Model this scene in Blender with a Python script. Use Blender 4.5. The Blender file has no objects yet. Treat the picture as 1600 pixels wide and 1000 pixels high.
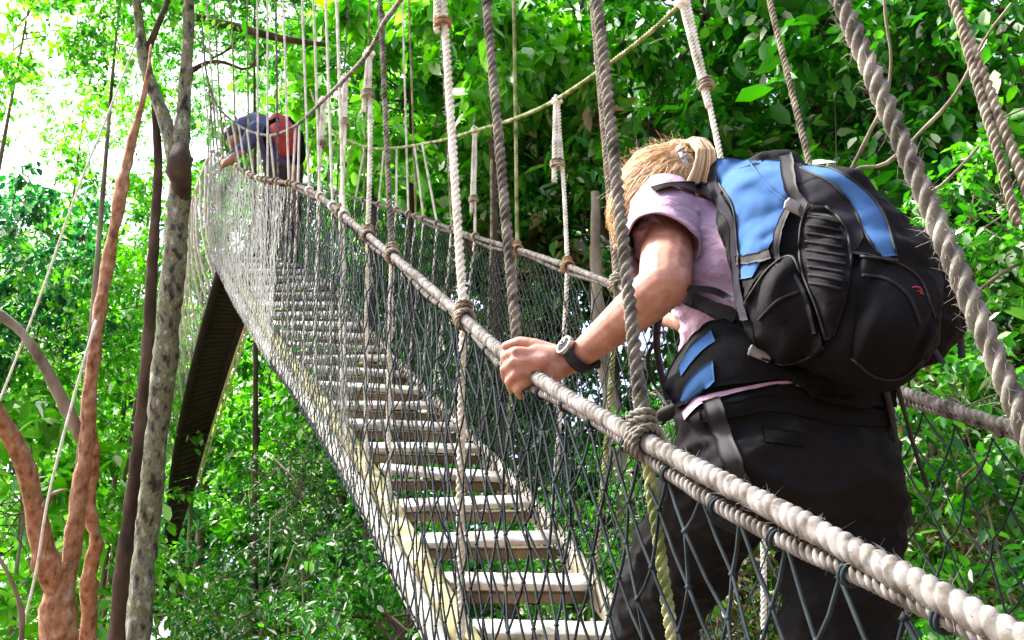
import bpy, math, random
import numpy as np
from mathutils import Vector, Matrix, noise
from mathutils.bvhtree import BVHTree
R = math.radians
scene = bpy.context.scene

# ---------------------------------------------------------------- camera, sky, sun, exposure
FOC, PITCH, ROLL = 1470.4, 0.44132, -0.07884          # focal length in photo pixels (1600 wide)
cam_d = bpy.data.cameras.new("camera"); cam_o = bpy.data.objects.new("camera", cam_d)
scene.collection.objects.link(cam_o); scene.camera = cam_o
F_ = Vector((0, math.cos(PITCH), math.sin(PITCH))); U0 = Vector((0, -math.sin(PITCH), math.cos(PITCH))); R0 = Vector((1, 0, 0))
R_ = R0 * math.cos(ROLL) + U0 * math.sin(ROLL); U_ = -R0 * math.sin(ROLL) + U0 * math.cos(ROLL)
cam_o.matrix_world = Matrix(((R_.x, U_.x, -F_.x, 0), (R_.y, U_.y, -F_.y, 0), (R_.z, U_.z, -F_.z, 0), (0, 0, 0, 1)))
cam_d.sensor_width = 36; cam_d.lens = 36 * FOC / 1600; cam_d.clip_start = 0.02; cam_d.clip_end = 500
cam_d.dof.use_dof = False
world = bpy.data.worlds.new("World"); scene.world = world; world.use_nodes = True
wn = world.node_tree.nodes; bgn = wn["Background"]
sky = wn.new("ShaderNodeTexSky"); sky.sky_type = 'NISHITA'; sky.sun_disc = False
SUN_EL, SUN_AZ = R(58), R(-75)                        # azimuth measured from +Y towards +X
sky.sun_elevation = SUN_EL; sky.sun_rotation = SUN_AZ; sky.air_density = 0.6; sky.dust_density = 6.0; sky.ozone_density = 0.6
world.node_tree.links.new(sky.outputs[0], bgn.inputs[0]); bgn.inputs[1].default_value = 0.15
sd = bpy.data.lights.new("sun", 'SUN'); sd.energy = 2.5; sd.angle = R(12); sd.color = (1, 0.96, 0.9)
so = bpy.data.objects.new("sun", sd); scene.collection.objects.link(so)
sdir = Vector((math.sin(SUN_AZ) * math.cos(SUN_EL), math.cos(SUN_AZ) * math.cos(SUN_EL), math.sin(SUN_EL)))
so.rotation_euler = sdir.to_track_quat('Z', 'Y').to_euler(); so.location = sdir * 40
scene.view_settings.view_transform = 'Standard'; scene.view_settings.look = 'None'
scene.view_settings.exposure = 2.36; scene.view_settings.gamma = 1.0
scene.cycles.max_bounces = 6; scene.cycles.diffuse_bounces = 3; scene.cycles.glossy_bounces = 2
scene.cycles.transmission_bounces = 4; scene.cycles.transparent_max_bounces = 6
scene.cycles.use_denoising = True

def at(px, py, d):
    "world point d metres in front of the lens along the view axis"
    return (F_ + R_ * ((px - 800) / FOC) - U_ * ((py - 500) / FOC)) * d

# ---------------------------------------------------------------- scene helpers
def tag(o, label=None, cat=None, group=None, kind=None):
    if label: o["label"] = label
    if cat: o["category"] = cat
    if group: o["group"] = group
    if kind: o["kind"] = kind
    return o
def empty(name, loc, label, cat, group=None, kind=None):
    o = bpy.data.objects.new(name, None); scene.collection.objects.link(o); o.location = loc; o.empty_display_size = 0.1
    return tag(o, label, cat, group, kind)
def link(name, me, mat=None, parent=None):
    o = bpy.data.objects.new(name, me); scene.collection.objects.link(o)
    if mat is not None: me.materials.append(mat)
    if parent is not None:
        o.parent = parent; 
        w = Vector((0, 0, 0)); q = parent
        while q is not None: w += q.location; q = q.parent
        o.location = -w
    return o
class MB:
    def __init__(s): s.v = []; s.f = []; s.n = 0; s.sm = True
    def add(s, v, f):
        v = np.asarray(v, float).reshape(-1, 3); f = np.asarray(f, int)
        s.v.append(v); s.f.append(f + s.n); s.n += len(v)
    def mesh(s, smooth=True):
        me = bpy.data.meshes.new("m"); V = np.concatenate(s.v) if s.v else np.zeros((0, 3))
        me.vertices.add(len(V)); me.vertices.foreach_set("co", V.ravel())
        lens = np.concatenate([np.full(len(f), f.shape[1]) for f in s.f]); idx = np.concatenate([f.ravel() for f in s.f])
        me.loops.add(len(idx)); me.loops.foreach_set("vertex_index", idx.astype(np.int32))
        me.polygons.add(len(lens)); st = np.concatenate([[0], np.cumsum(lens)[:-1]])
        me.polygons.foreach_set("loop_start", st.astype(np.int32)); me.polygons.foreach_set("loop_total", lens.astype(np.int32))
        me.update(calc_edges=True); me.validate()
        if smooth: me.polygons.foreach_set("use_smooth", np.ones(len(me.polygons), bool))
        return me
    def build(s, name, mat, parent=None, smooth=True):
        me = s.mesh(smooth); me.name = name
        return link(name, me, mat, parent)

def crom(P, step):
    "resample points with a Catmull-Rom spline"
    P = np.array([tuple(p) for p in P], float)
    if len(P) == 2:
        n = max(2, int(np.linalg.norm(P[1] - P[0]) / step) + 1); t = np.linspace(0, 1, n)[:, None]; return P[0] * (1 - t) + P[1] * t
    A = np.concatenate([[2 * P[0] - P[1]], P, [2 * P[-1] - P[-2]]]); out = []
    for i in range(1, len(A) - 2):
        n = max(1, int(np.linalg.norm(A[i + 1] - A[i]) / step)); t = np.linspace(0, 1, n, endpoint=False)[:, None]
        p0, p1, p2, p3 = A[i - 1], A[i], A[i + 1], A[i + 2]
        out.append(.5 * (2 * p1 + (p2 - p0) * t + (2 * p0 - 5 * p1 + 4 * p2 - p3) * t * t + (3 * p1 - p0 - 3 * p2 + p3) * t ** 3))
    return np.concatenate(out + [A[-2:-1]])
def frames(Q):
    T = np.gradient(Q, axis=0); T /= np.linalg.norm(T, axis=1)[:, None] + 1e-12
    u = np.cross(T[0], [0.31, 0.2, 0.93]); u /= np.linalg.norm(u); N = np.zeros_like(Q); N[0] = u
    for i in range(1, len(Q)):
        u = u - T[i] * (u @ T[i]); u /= np.linalg.norm(u) + 1e-12; N[i] = u
    return T, N, np.cross(T, N)
def grid_faces(m, n, wrap=True):
    i = np.arange(m - 1)[:, None]; j = np.arange(n if wrap else n - 1)[None, :]; j2 = (j + 1) % n
    return np.stack([(i * n + j), (i * n + j2), ((i + 1) * n + j2), ((i + 1) * n + j)], -1).reshape(-1, 4)
def tube(mb, P, r, n=6, step=None, caps=True, resample=True):
    Q = crom(P, step or 0.05) if resample else np.array([tuple(p) for p in P], float)
    r = np.interp(np.linspace(0, 1, len(Q)), np.linspace(0, 1, len(np.atleast_1d(r))), np.atleast_1d(r)) if np.ndim(r) else np.full(len(Q), r)
    T, N, B = frames(Q); a = np.linspace(0, 2 * np.pi, n, endpoint=False)
    V = Q[:, None] + (N[:, None] * np.cos(a)[None, :, None] + B[:, None] * np.sin(a)[None, :, None]) * r[:, None, None]
    f = grid_faces(len(Q), n); mb.add(V, f)
    if caps:
        mb.f.append(np.array([list(range(n))[::-1]]) + mb.n - len(Q) * n); mb.f.append(np.array([list(range(n))]) + mb.n - n)
LOBE = np.radians([0, 22, 40, 52, 60, 68, 80, 98]); LA = np.concatenate([LOBE + k * 2 * np.pi / 3 for k in range(3)])
def lobe_r(a, lobes=3):
    w = (a + np.pi / lobes) % (2 * np.pi / lobes) - np.pi / lobes; c = .545; s_ = np.maximum(.455 ** 2 - (c * np.sin(w)) ** 2, .0004)
    return np.maximum(c * np.cos(w) + np.sqrt(s_), .40)
LA9 = np.radians(np.concatenate([np.array([0, 45, 60]) + k * 120 for k in range(3)] + [np.array([75 + k * 120]) for k in range(3)])); LA9.sort()
def rope(mb, P, r, pitch=None, fine=12, n=24, lobes=3, deep=.8):
    "three-strand laid rope: the strands are real ridges winding round the line, the grooves between them are deep"
    pitch = pitch or r * 4.6; A0 = LA if n >= 15 else LA9; n = len(A0); Q = crom(P, pitch / fine); T, N, B = frames(Q)
    L = np.concatenate([[0], np.cumsum(np.linalg.norm(np.diff(Q, axis=0), axis=1))])
    ph = 2 * np.pi * L / pitch; a = A0[None] + ph[:, None]; rr = np.broadcast_to(r * (1 - deep + deep * lobe_r(A0)), a.shape) * (1 + .03 * np.sin(L * 37) + .03 * np.sin(L * 91 + 1))[:, None]
    V = Q[:, None] + (N[:, None] * np.cos(a)[:, :, None] + B[:, None] * np.sin(a)[:, :, None]) * rr[:, :, None]
    f = grid_faces(len(Q), n); mb.add(V, f)
    mb.f.append(np.array([list(range(n))[::-1]]) + mb.n - len(Q) * n); mb.f.append(np.array([list(range(n))]) + mb.n - n)
def coil(mb, c, axis, R1, r, turns=3.2, gap=1.9, twist=True):
    "whipping of rope wound round an axis"
    c = np.array(tuple(c)); ax = np.array(tuple(axis)); ax = ax / np.linalg.norm(ax)
    u = np.cross(ax, [0.3, 0.5, 0.8]); u /= np.linalg.norm(u); v = np.cross(ax, u)
    t = np.linspace(0, turns, int(turns * 14)); P = c + ax * ((t - turns / 2) * r * gap)[:, None] + (u * np.cos(t * 2 * np.pi)[:, None] + v * np.sin(t * 2 * np.pi)[:, None]) * R1
    (rope if twist else tube)(mb, P, r, **({} if twist else dict(n=7, step=.02)))

# ---------------------------------------------------------------- materials
def ramp(nt, fac, stops):
    n = nt.nodes.new("ShaderNodeValToRGB"); e = n.color_ramp.elements
    while len(e) < len(stops): e.new(0.5)
    for q, (p, c) in zip(e, stops): q.position = p; q.color = (*c, 1)
    nt.links.new(fac, n.inputs[0]); return n.outputs[0]
def mat(name, stops, scale=8, rough=.7, detail=5, bump=0.0, bscale=None, bd=None, spec=.4, coord='Object', stretch=(1, 1, 1), metal=0):
    m = bpy.data.materials.new(name); m.use_nodes = True; nt = m.node_tree; b = nt.nodes["Principled BSDF"]
    tc = nt.nodes.new("ShaderNodeTexCoord"); mp = nt.nodes.new("ShaderNodeMapping"); mp.inputs['Scale'].default_value = stretch
    nt.links.new(tc.outputs[coord], mp.inputs[0])
    no = nt.nodes.new("ShaderNodeTexNoise"); no.inputs['Scale'].default_value = scale; no.inputs['Detail'].default_value = detail
    nt.links.new(mp.outputs[0], no.inputs[0]); nt.links.new(ramp(nt, no.outputs[0], stops), b.inputs['Base Color'])
    b.inputs['Roughness'].default_value = rough; b.inputs['Specular IOR Level'].default_value = spec; b.inputs['Metallic'].default_value = metal
    if bump:
        n2 = nt.nodes.new("ShaderNodeTexNoise"); n2.inputs['Scale'].default_value = bscale or scale * 4; n2.inputs['Detail'].default_value = 6
        nt.links.new(mp.outputs[0], n2.inputs[0]); bn = nt.nodes.new("ShaderNodeBump"); bn.inputs['Strength'].default_value = bump; bn.inputs['Distance'].default_value = bd or .12 / (bscale or scale * 4)
        nt.links.new(n2.outputs[0], bn.inputs['Height']); nt.links.new(bn.outputs[0], b.inputs['Normal'])
    return m
def leafmat(name, stops, transl=.45, rough=.35):
    m = bpy.data.materials.new(name); m.use_nodes = True; nt = m.node_tree; b = nt.nodes["Principled BSDF"]; out = nt.nodes["Material Output"]
    g = nt.nodes.new("ShaderNodeNewGeometry"); col = ramp(nt, g.outputs['Random Per Island'], stops)
    nt.links.new(col, b.inputs['Base Color']); b.inputs['Roughness'].default_value = rough; b.inputs['Specular IOR Level'].default_value = .6
    hs = nt.nodes.new("ShaderNodeHueSaturation"); hs.inputs['Hue'].default_value = .485; hs.inputs['Saturation'].default_value = 1.1; hs.inputs['Value'].default_value = 1.9
    nt.links.new(col, hs.inputs['Color'])
    t = nt.nodes.new("ShaderNodeBsdfTranslucent"); nt.links.new(hs.outputs[0], t.inputs[0]); mx = nt.nodes.new("ShaderNodeMixShader"); mx.inputs[0].default_value = transl
    nt.links.new(b.outputs[0], mx.inputs[1]); nt.links.new(t.outputs[0], mx.inputs[2]); nt.links.new(mx.outputs[0], out.inputs[0])
    return m
M = {}
M['rope_grey'] = mat('weathered grey rope', [(.32, (.035, .03, .022)), (.44, (.11, .10, .085)), (.56, (.19, .18, .165)), (.72, (.30, .29, .27))], 42, .9, bump=.4, bscale=260)
M['rope_tan'] = mat('tan rope', [(.32, (.075, .06, .04)), (.5, (.24, .21, .15)), (.7, (.42, .39, .31))], 34, .9, bump=.4, bscale=260)
M['rope_dark'] = mat('dark weathered rope', [(.32, (.035, .033, .025)), (.5, (.14, .132, .108)), (.68, (.30, .285, .24))], 30, .9, bump=.4, bscale=240)
M['rope_white'] = mat('white rope', [(.3, (.42, .43, .33)), (.48, (.70, .70, .60)), (.65, (.84, .84, .79))], 22, .85, bump=.3, bscale=260)
M['rope_moss'] = mat('mossy green rope', [(.32, (.07, .10, .025)), (.5, (.22, .26, .09)), (.7, (.46, .47, .32))], 20, .9, bump=.4, bscale=240)
M['rope_brown'] = mat('brown binding rope', [(.3, (.16, .09, .05)), (.6, (.36, .24, .13))], 14, .9, bump=.4, bscale=260)
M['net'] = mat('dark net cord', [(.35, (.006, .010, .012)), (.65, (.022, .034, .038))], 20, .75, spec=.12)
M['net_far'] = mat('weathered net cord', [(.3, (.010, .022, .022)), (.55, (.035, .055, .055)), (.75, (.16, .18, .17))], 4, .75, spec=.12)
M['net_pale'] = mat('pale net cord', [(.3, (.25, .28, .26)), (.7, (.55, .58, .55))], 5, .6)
M['plank'] = mat('pale weathered plank', [(.30, (.10, .08, .055)), (.42, (.36, .33, .28)), (.55, (.60, .59, .55)), (.75, (.74, .73, .70))], 13, .8, bump=.35, bscale=60, stretch=(1, 1, 1))
M['plank_dark'] = mat('shade-toned underside board', [(.3, (.003, .002, .0015)), (.6, (.010, .007, .005)), (.85, (.03, .022, .015))], 7, .9, bump=.4, bscale=50)  # near-black colour stands in for the shade under the far span
M['beam'] = mat('mossy stringer board', [(.28, (.06, .05, .02)), (.42, (.18, .16, .06)), (.55, (.32, .30, .14)), (.75, (.55, .53, .44))], 13, .85, bump=.5, bscale=90)
M['beam_pale'] = mat('pale wooden stringer', [(.3, (.16, .14, .08)), (.5, (.40, .37, .27)), (.75, (.62, .60, .52))], 9, .8, bump=.4, bscale=70)
M['beam_grey'] = mat('bleached grey board', [(.3, (.10, .10, .08)), (.45, (.26, .26, .22)), (.6, (.44, .44, .40)), (.8, (.22, .20, .12))], 22, .85, bump=.5, bscale=90)
M['plank_worn'] = mat('brown worn plank', [(.30, (.08, .07, .055)), (.43, (.28, .27, .24)), (.55, (.47, .46, .43)), (.75, (.60, .59, .57))], 16, .85, bump=.5, bscale=60)
M['plank_moss'] = mat('greenish worn plank', [(.30, (.08, .08, .05)), (.43, (.33, .34, .27)), (.55, (.55, .55, .50)), (.75, (.66, .66, .63))], 11, .85, bump=.5, bscale=60)

# ---------------------------------------------------------------- ground
rng = np.random.default_rng(7); random.seed(7)
def ss(a, b, x): t = min(1, max(0, (x - a) / (b - a))); return t * t * (3 - 2 * t)
def ground_z(x, y):
    h = -6.0 + 15.5 * ss(4, 24, x * 0.95 + y * 0.42) * ss(-2, 6, x + y * .22 ) + 0.25 * noise.noise(Vector((x * .3, y * .3, 0)))
    return h
def make_ground():
    n = 150; xs = np.sign(np.linspace(-1, 1, n)) * np.abs(np.linspace(-1, 1, n)) ** 1.8 * 150; mb = MB()
    V = [(x, y + 12, ground_z(x, y + 12)) for x in xs for y in xs]; mb.add(V, grid_faces(n, n, False))
    m = mat('forest floor', [(.3, (.03, .02, .012)), (.48, (.10, .065, .035)), (.6, (.17, .11, .06)), (.75, (.05, .08, .02))], 1.6, .95, 8, bump=.8, bscale=9)
    g = mb.build('ground', m); tag(g, kind='structure')
make_ground()

# ---------------------------------------------------------------- foliage
LM = {  # near-white end stops paint shine and bright sky specks into the leaf colour
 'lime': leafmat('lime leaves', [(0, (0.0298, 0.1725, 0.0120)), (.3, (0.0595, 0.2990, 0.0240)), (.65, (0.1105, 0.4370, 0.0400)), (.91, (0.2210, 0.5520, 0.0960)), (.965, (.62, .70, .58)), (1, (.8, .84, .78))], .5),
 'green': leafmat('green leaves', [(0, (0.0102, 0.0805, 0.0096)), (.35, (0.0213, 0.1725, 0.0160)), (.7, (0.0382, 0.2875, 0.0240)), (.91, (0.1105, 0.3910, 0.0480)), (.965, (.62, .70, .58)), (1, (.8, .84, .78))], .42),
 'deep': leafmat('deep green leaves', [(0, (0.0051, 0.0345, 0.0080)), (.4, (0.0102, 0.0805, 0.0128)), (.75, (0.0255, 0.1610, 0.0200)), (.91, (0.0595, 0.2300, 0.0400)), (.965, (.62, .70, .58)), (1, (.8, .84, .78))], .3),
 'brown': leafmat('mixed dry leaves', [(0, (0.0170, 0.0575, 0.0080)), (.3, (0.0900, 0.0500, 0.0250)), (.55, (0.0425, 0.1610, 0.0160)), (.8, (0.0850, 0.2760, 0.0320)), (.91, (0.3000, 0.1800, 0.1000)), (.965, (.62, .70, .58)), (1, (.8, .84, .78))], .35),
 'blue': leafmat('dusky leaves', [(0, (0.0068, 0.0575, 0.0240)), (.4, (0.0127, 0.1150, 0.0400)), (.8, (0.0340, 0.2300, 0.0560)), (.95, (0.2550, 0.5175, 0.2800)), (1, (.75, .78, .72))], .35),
}
def leaf_cloud(mb, C, size, r_, droop=.5, wid=1.0):
    "C: n x 3 leaf bases; every leaf is a folded six-point blade"
    n = len(C); az = r_.uniform(0, 2 * np.pi, n); pt = r_.normal(-droop, .5, n); s = size * r_.uniform(.45, 1.5, n)
    D = np.stack([np.cos(az) * np.cos(pt), np.sin(az) * np.cos(pt), np.sin(pt)], -1)
    W = np.cross(D, np.stack([r_.normal(0, .45, n), r_.normal(0, .45, n), np.ones(n)], -1)); W /= np.linalg.norm(W, axis=1)[:, None] + 1e-9
    N = np.cross(W, D); w = s * r_.uniform(.34, .52, n) * wid
    def p(a, b, c): return C + D * (s * a)[:, None] + W * (w * b)[:, None] + N * (s * c)[:, None]
    V = np.stack([p(0, 0, 0), p(.30, -.5, .06), p(.68, -.42, .03), p(1, 0, -.1), p(.68, .42, .03), p(.30, .5, .06)], 1)
    base = np.arange(n)[:, None] * 6
    mb.add(V, np.concatenate([base + np.array([[0, 5, 4, 3]]), base + np.array([[3, 2, 1, 0]])]))
def crown_points(n, nc, rad, r_, spray=.30, hollow=.35):
    "clumps in an uneven ellipsoid; inside a clump the leaves sit along short twigs"
    d = r_.normal(size=(nc, 3)); d /= np.linalg.norm(d, axis=1)[:, None]; q = (hollow + (1 - hollow) * r_.uniform(0, 1, nc) ** .6)
    lob = 1 + .28 * np.sin(d[:, 0] * 5 + 1) * np.cos(d[:, 2] * 4) + .18 * np.sin(d[:, 1] * 7)
    cc = d * (q * lob)[:, None] * np.array(rad); k = r_.choice(nc, n, p=(lambda w: w / w.sum())(r_.uniform(.2, 1, nc)))
    tw = r_.normal(size=(nc, 9, 3)) * spray * np.array([1, 1, .55]); which = r_.integers(0, 9, n); t = r_.uniform(.1, 1, n)
    P = cc[k] + tw[k, which] * t[:, None] + r_.normal(size=(n, 3)) * spray * .13
    return P, cc
CROWN = {}
def crown_mesh(key, n, nc, rad, size, seed, spray=.3, droop=.5, hollow=.35, wid=1.0):
    r_ = np.random.default_rng(seed); mb = MB(); P, cc = crown_points(n, nc, rad, r_, spray, hollow); leaf_cloud(mb, P, size, r_, droop)
    me = mb.mesh(False); me.name = 'crown_' + key; me.materials.append(LM['green']); CROWN[key] = (me, cc, rad)
crown_mesh('a', 8200, 110, (2.1, 2.1, 2.3), .145, 1, .33)
crown_mesh('b', 9500, 90, (2.3, 2.0, 1.9), .115, 2, .36)
crown_mesh('c', 6800, 75, (1.9, 2.0, 2.6), .175, 3, .33)
crown_mesh('d', 5200, 60, (2.2, 2.2, 2.2), .11, 4, .30)          # open, airy
crown_mesh('big', 1500, 40, (1.0, 1.0, 1.1), .15, 5, .24, .45)    # near understorey with large leaves
crown_mesh('long', 4200, 60, (1.9, 1.9, 2.1), .26, 8, .26, .75, .3, .42)   # long drooping blades
crown_mesh('broad', 2600, 60, (1.9, 1.9, 2.1), .27, 9, .34, .35, .3, 1.15)  # few broad leaves
crown_mesh('fine', 3600, 60, (1.0, 1.0, 1.2), .065, 6, .20)
M['bark_grey'] = mat('lichened grey bark', [(.33, (.02, .02, .014)), (.43, (.09, .09, .065)), (.50, (.20, .20, .16)), (.56, (.11, .14, .04)), (.62, (.25, .25, .21)), (.72, (.46, .46, .41))], 19, .95, 12, bump=1, bscale=42, bd=.014, stretch=(1, 1, .5))
M['bark_brown'] = mat('red brown bark', [(.24, (.06, .028, .014)), (.38, (.20, .09, .042)), (.50, (.31, .15, .075)), (.60, (.36, .20, .115)), (.74, (.50, .38, .28))], 24, .95, 12, bump=1, bscale=44, bd=.012, stretch=(1, 1, .6))
M['bark_dark'] = mat('dark bark', [(.3, (.018, .012, .008)), (.55, (.07, .045, .03)), (.8, (.16, .12, .09))], 7, .95, 7, bump=.8, bscale=30, stretch=(1, 1, .4))
M['bark_mid'] = mat('mottled bark', [(.3, (.05, .04, .03)), (.5, (.17, .14, .10)), (.7, (.32, .29, .23))], 6, .95, 7, bump=.8, bscale=30, stretch=(1, 1, .4))

def limb(mb, P, r, seed=0, n=12, rough=.10, step=.08):
    "tapered woody limb with an uneven outline"
    Q = crom(P, step); m = len(Q); rr = np.interp(np.linspace(0, 1, m), np.linspace(0, 1, len(r)), r); T, N, B = frames(Q)
    a = np.linspace(0, 2 * np.pi, n, endpoint=False); V = np.zeros((m, n, 3))
    for i in range(m):
        for j in range(n):
            dv = N[i] * math.cos(a[j]) + B[i] * math.sin(a[j]); p = Q[i] + dv * rr[i]
            k = 1 + rough * 1.6 * noise.noise(Vector(p) * (0.35 / max(rr[i], .02)) * .5 + Vector((seed, 0, 0))) + rough * noise.noise(Vector(p) * 9) + rough * .7 * noise.noise(Vector(p) * 23)
            V[i, j] = Q[i] + dv * rr[i] * k
    mb.add(V, grid_faces(m, n)); mb.f.append(np.array([list(range(n))[::-1]]) + mb.n - m * n); mb.f.append(np.array([list(range(n))]) + mb.n - n)

TREES_GROUP = 'broadleaf trees of the rainforest behind the bridge'
def tree(px, py, d, sc, key, leaf, label, bark='bark_mid', name='broadleaf_tree', group=TREES_GROUP, tr=.10, squash=(1, 1, 1), cat='tree', lean=.3):
    c = at(px, py, d); me, cc, rad = CROWN[key]; gz = ground_z(c.x, c.y)
    bx, by = c.x + random.uniform(-lean, lean), c.y + random.uniform(0, lean * 2); gz = ground_z(bx, by) - .1
    if gz > c.z - rad[2] * sc * .4: gz = c.z - rad[2] * sc * 1.1
    root = empty(name, (bx, by, gz), label, cat, group)
    cr = bpy.data.objects.new('crown', me); scene.collection.objects.link(cr); cr.parent = root; cr.location = c - root.location
    rz = random.uniform(0, 6.28); cr.rotation_euler = (random.uniform(-.25, .25), random.uniform(-.25, .25), rz); cr.scale = (sc * squash[0], sc * squash[1], sc * squash[2])
    cr.material_slots[0].link = 'OBJECT'; cr.material_slots[0].material = LM[leaf]
    mb = MB(); top = c + Vector((0, 0, rad[2] * sc * .45)); mid = (Vector((bx, by, gz)) + c) * .5 + Vector((random.uniform(-.2, .2), random.uniform(-.2, .2), 0))
    limb(mb, [Vector((bx, by, gz)), mid, c - Vector((0, 0, rad[2] * sc * .4)), top], [tr * 1.3, tr, tr * .7, tr * .2], seed=px, n=8, step=.3)
    ro = Matrix.Rotation(rz, 3, 'Z')
    for k in range(0, min(len(cc), 12 if key == 'd' else 30), 2):
        e = c + ro @ Vector(cc[k]) * sc; t = random.uniform(.45, .9); b = (c - Vector((0, 0, rad[2] * sc * .5))).lerp(top, t * .8)
        tube(mb, [b, b.lerp(e, .35) + Vector((random.uniform(-.2, .2), random.uniform(-.2, .2), .15)), b.lerp(e, .7) + Vector((random.uniform(-.2, .2), random.uniform(-.2, .2), random.uniform(0, .25))), e], [tr * .25, tr * .15, .008, .004], n=5, step=.4, caps=False)
    mb.build('trunk', M[bark], root)
    return root
# crowns: photo px, py, distance, scale, crown mesh, leaf colour, label
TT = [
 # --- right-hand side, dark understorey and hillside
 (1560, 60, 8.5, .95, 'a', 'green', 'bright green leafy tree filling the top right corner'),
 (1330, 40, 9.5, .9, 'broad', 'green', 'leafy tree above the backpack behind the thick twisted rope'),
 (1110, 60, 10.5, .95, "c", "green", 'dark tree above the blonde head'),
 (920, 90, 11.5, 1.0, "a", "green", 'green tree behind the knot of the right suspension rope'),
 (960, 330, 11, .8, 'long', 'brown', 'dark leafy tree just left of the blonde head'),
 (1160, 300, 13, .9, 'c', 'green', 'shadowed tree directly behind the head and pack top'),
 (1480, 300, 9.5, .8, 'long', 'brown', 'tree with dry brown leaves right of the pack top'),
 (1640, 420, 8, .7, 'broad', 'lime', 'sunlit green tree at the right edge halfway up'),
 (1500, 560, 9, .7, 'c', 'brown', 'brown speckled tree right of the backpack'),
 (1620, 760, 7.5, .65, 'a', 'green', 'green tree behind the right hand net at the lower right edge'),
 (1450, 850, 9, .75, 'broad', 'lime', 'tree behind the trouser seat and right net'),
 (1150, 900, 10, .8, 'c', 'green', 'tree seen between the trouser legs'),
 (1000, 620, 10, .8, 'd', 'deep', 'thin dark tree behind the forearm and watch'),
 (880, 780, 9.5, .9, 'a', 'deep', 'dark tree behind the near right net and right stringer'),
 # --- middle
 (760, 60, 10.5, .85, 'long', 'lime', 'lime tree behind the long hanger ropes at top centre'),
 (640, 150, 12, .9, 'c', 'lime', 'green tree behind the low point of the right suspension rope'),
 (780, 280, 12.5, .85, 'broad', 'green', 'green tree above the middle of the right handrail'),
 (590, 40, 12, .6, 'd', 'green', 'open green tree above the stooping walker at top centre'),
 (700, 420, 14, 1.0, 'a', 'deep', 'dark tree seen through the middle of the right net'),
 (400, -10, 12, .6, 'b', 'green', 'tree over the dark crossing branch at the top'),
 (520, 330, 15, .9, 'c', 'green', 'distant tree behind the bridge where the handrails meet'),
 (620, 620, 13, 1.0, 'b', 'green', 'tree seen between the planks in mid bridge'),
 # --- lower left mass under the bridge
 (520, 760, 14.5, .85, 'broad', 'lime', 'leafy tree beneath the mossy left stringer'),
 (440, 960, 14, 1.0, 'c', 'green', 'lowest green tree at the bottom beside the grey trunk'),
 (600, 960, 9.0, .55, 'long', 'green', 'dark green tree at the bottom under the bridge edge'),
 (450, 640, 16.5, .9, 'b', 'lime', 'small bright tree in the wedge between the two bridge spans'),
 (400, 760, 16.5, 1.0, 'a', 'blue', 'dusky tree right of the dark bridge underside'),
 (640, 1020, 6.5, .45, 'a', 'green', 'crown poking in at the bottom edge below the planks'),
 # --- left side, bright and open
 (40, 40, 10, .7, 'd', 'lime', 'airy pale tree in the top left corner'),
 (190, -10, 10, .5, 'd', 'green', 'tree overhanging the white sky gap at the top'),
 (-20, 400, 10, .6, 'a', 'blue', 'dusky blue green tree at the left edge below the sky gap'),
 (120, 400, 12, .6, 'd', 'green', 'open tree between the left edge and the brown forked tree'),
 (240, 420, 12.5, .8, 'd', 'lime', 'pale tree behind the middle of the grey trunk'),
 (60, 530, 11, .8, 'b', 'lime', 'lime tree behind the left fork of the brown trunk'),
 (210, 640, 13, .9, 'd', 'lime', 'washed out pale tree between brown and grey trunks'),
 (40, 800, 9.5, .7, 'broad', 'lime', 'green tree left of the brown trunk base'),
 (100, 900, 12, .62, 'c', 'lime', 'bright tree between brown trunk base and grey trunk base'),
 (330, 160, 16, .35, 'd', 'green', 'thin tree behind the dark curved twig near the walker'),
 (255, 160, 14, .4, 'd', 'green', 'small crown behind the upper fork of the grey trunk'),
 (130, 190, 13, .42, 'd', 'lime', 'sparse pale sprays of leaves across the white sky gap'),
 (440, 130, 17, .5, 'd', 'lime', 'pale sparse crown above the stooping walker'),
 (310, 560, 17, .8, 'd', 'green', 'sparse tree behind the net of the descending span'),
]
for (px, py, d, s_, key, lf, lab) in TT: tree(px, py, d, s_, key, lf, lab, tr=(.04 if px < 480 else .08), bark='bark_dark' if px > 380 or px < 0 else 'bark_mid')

# understorey with bigger leaves close to the camera
SH = [
 (1500, 640, 5.2, .55, 'big', 'green', 'large leaved shrub right of the pack behind the thick rope'),
 (1575, 330, 6.0, .55, 'big', 'green', 'large leaved shrub with hand shaped leaves at the right edge'),
 (1440, 780, 5.8, .6, 'big', 'brown', 'half dry shrub behind the hanging black strap ends'),
 (1560, 900, 5.0, .6, 'big', 'green', 'shrub behind the lower right corner of the net'),
 (1180, 960, 6.5, .6, 'big', 'brown', 'dry shrub low down between the legs'),
 (1040, 700, 6.0, .45, 'fine', 'green', 'fine leaved shrub between knotted rope and trouser leg'),
 (900, 900, 6.5, .7, 'fine', 'green', 'fine leaved shrub beyond the pale right stringer'),
 (350, 1010, 8.4, .7, 'fine', 'green', 'fine leaved shrub right of the grey trunk base'),
 (480, 900, 8.2, .8, 'fine', 'deep', 'dark shrub with small leaves beneath the bridge edge'),
 (540, 1010, 7, .6, 'fine', 'green', 'small leaved shrub lowest under the mossy stringer'),
 (470, 760, 7.6, .5, 'fine', 'deep', 'dark shrub hanging right of the dark span'),
]
for (px, py, d, s_, key, lf, lab) in SH: tree(px, py, d, s_, key, lf, lab, name='shrub', cat='shrub', group='shrubs growing around the bridge', tr=.02)

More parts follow.
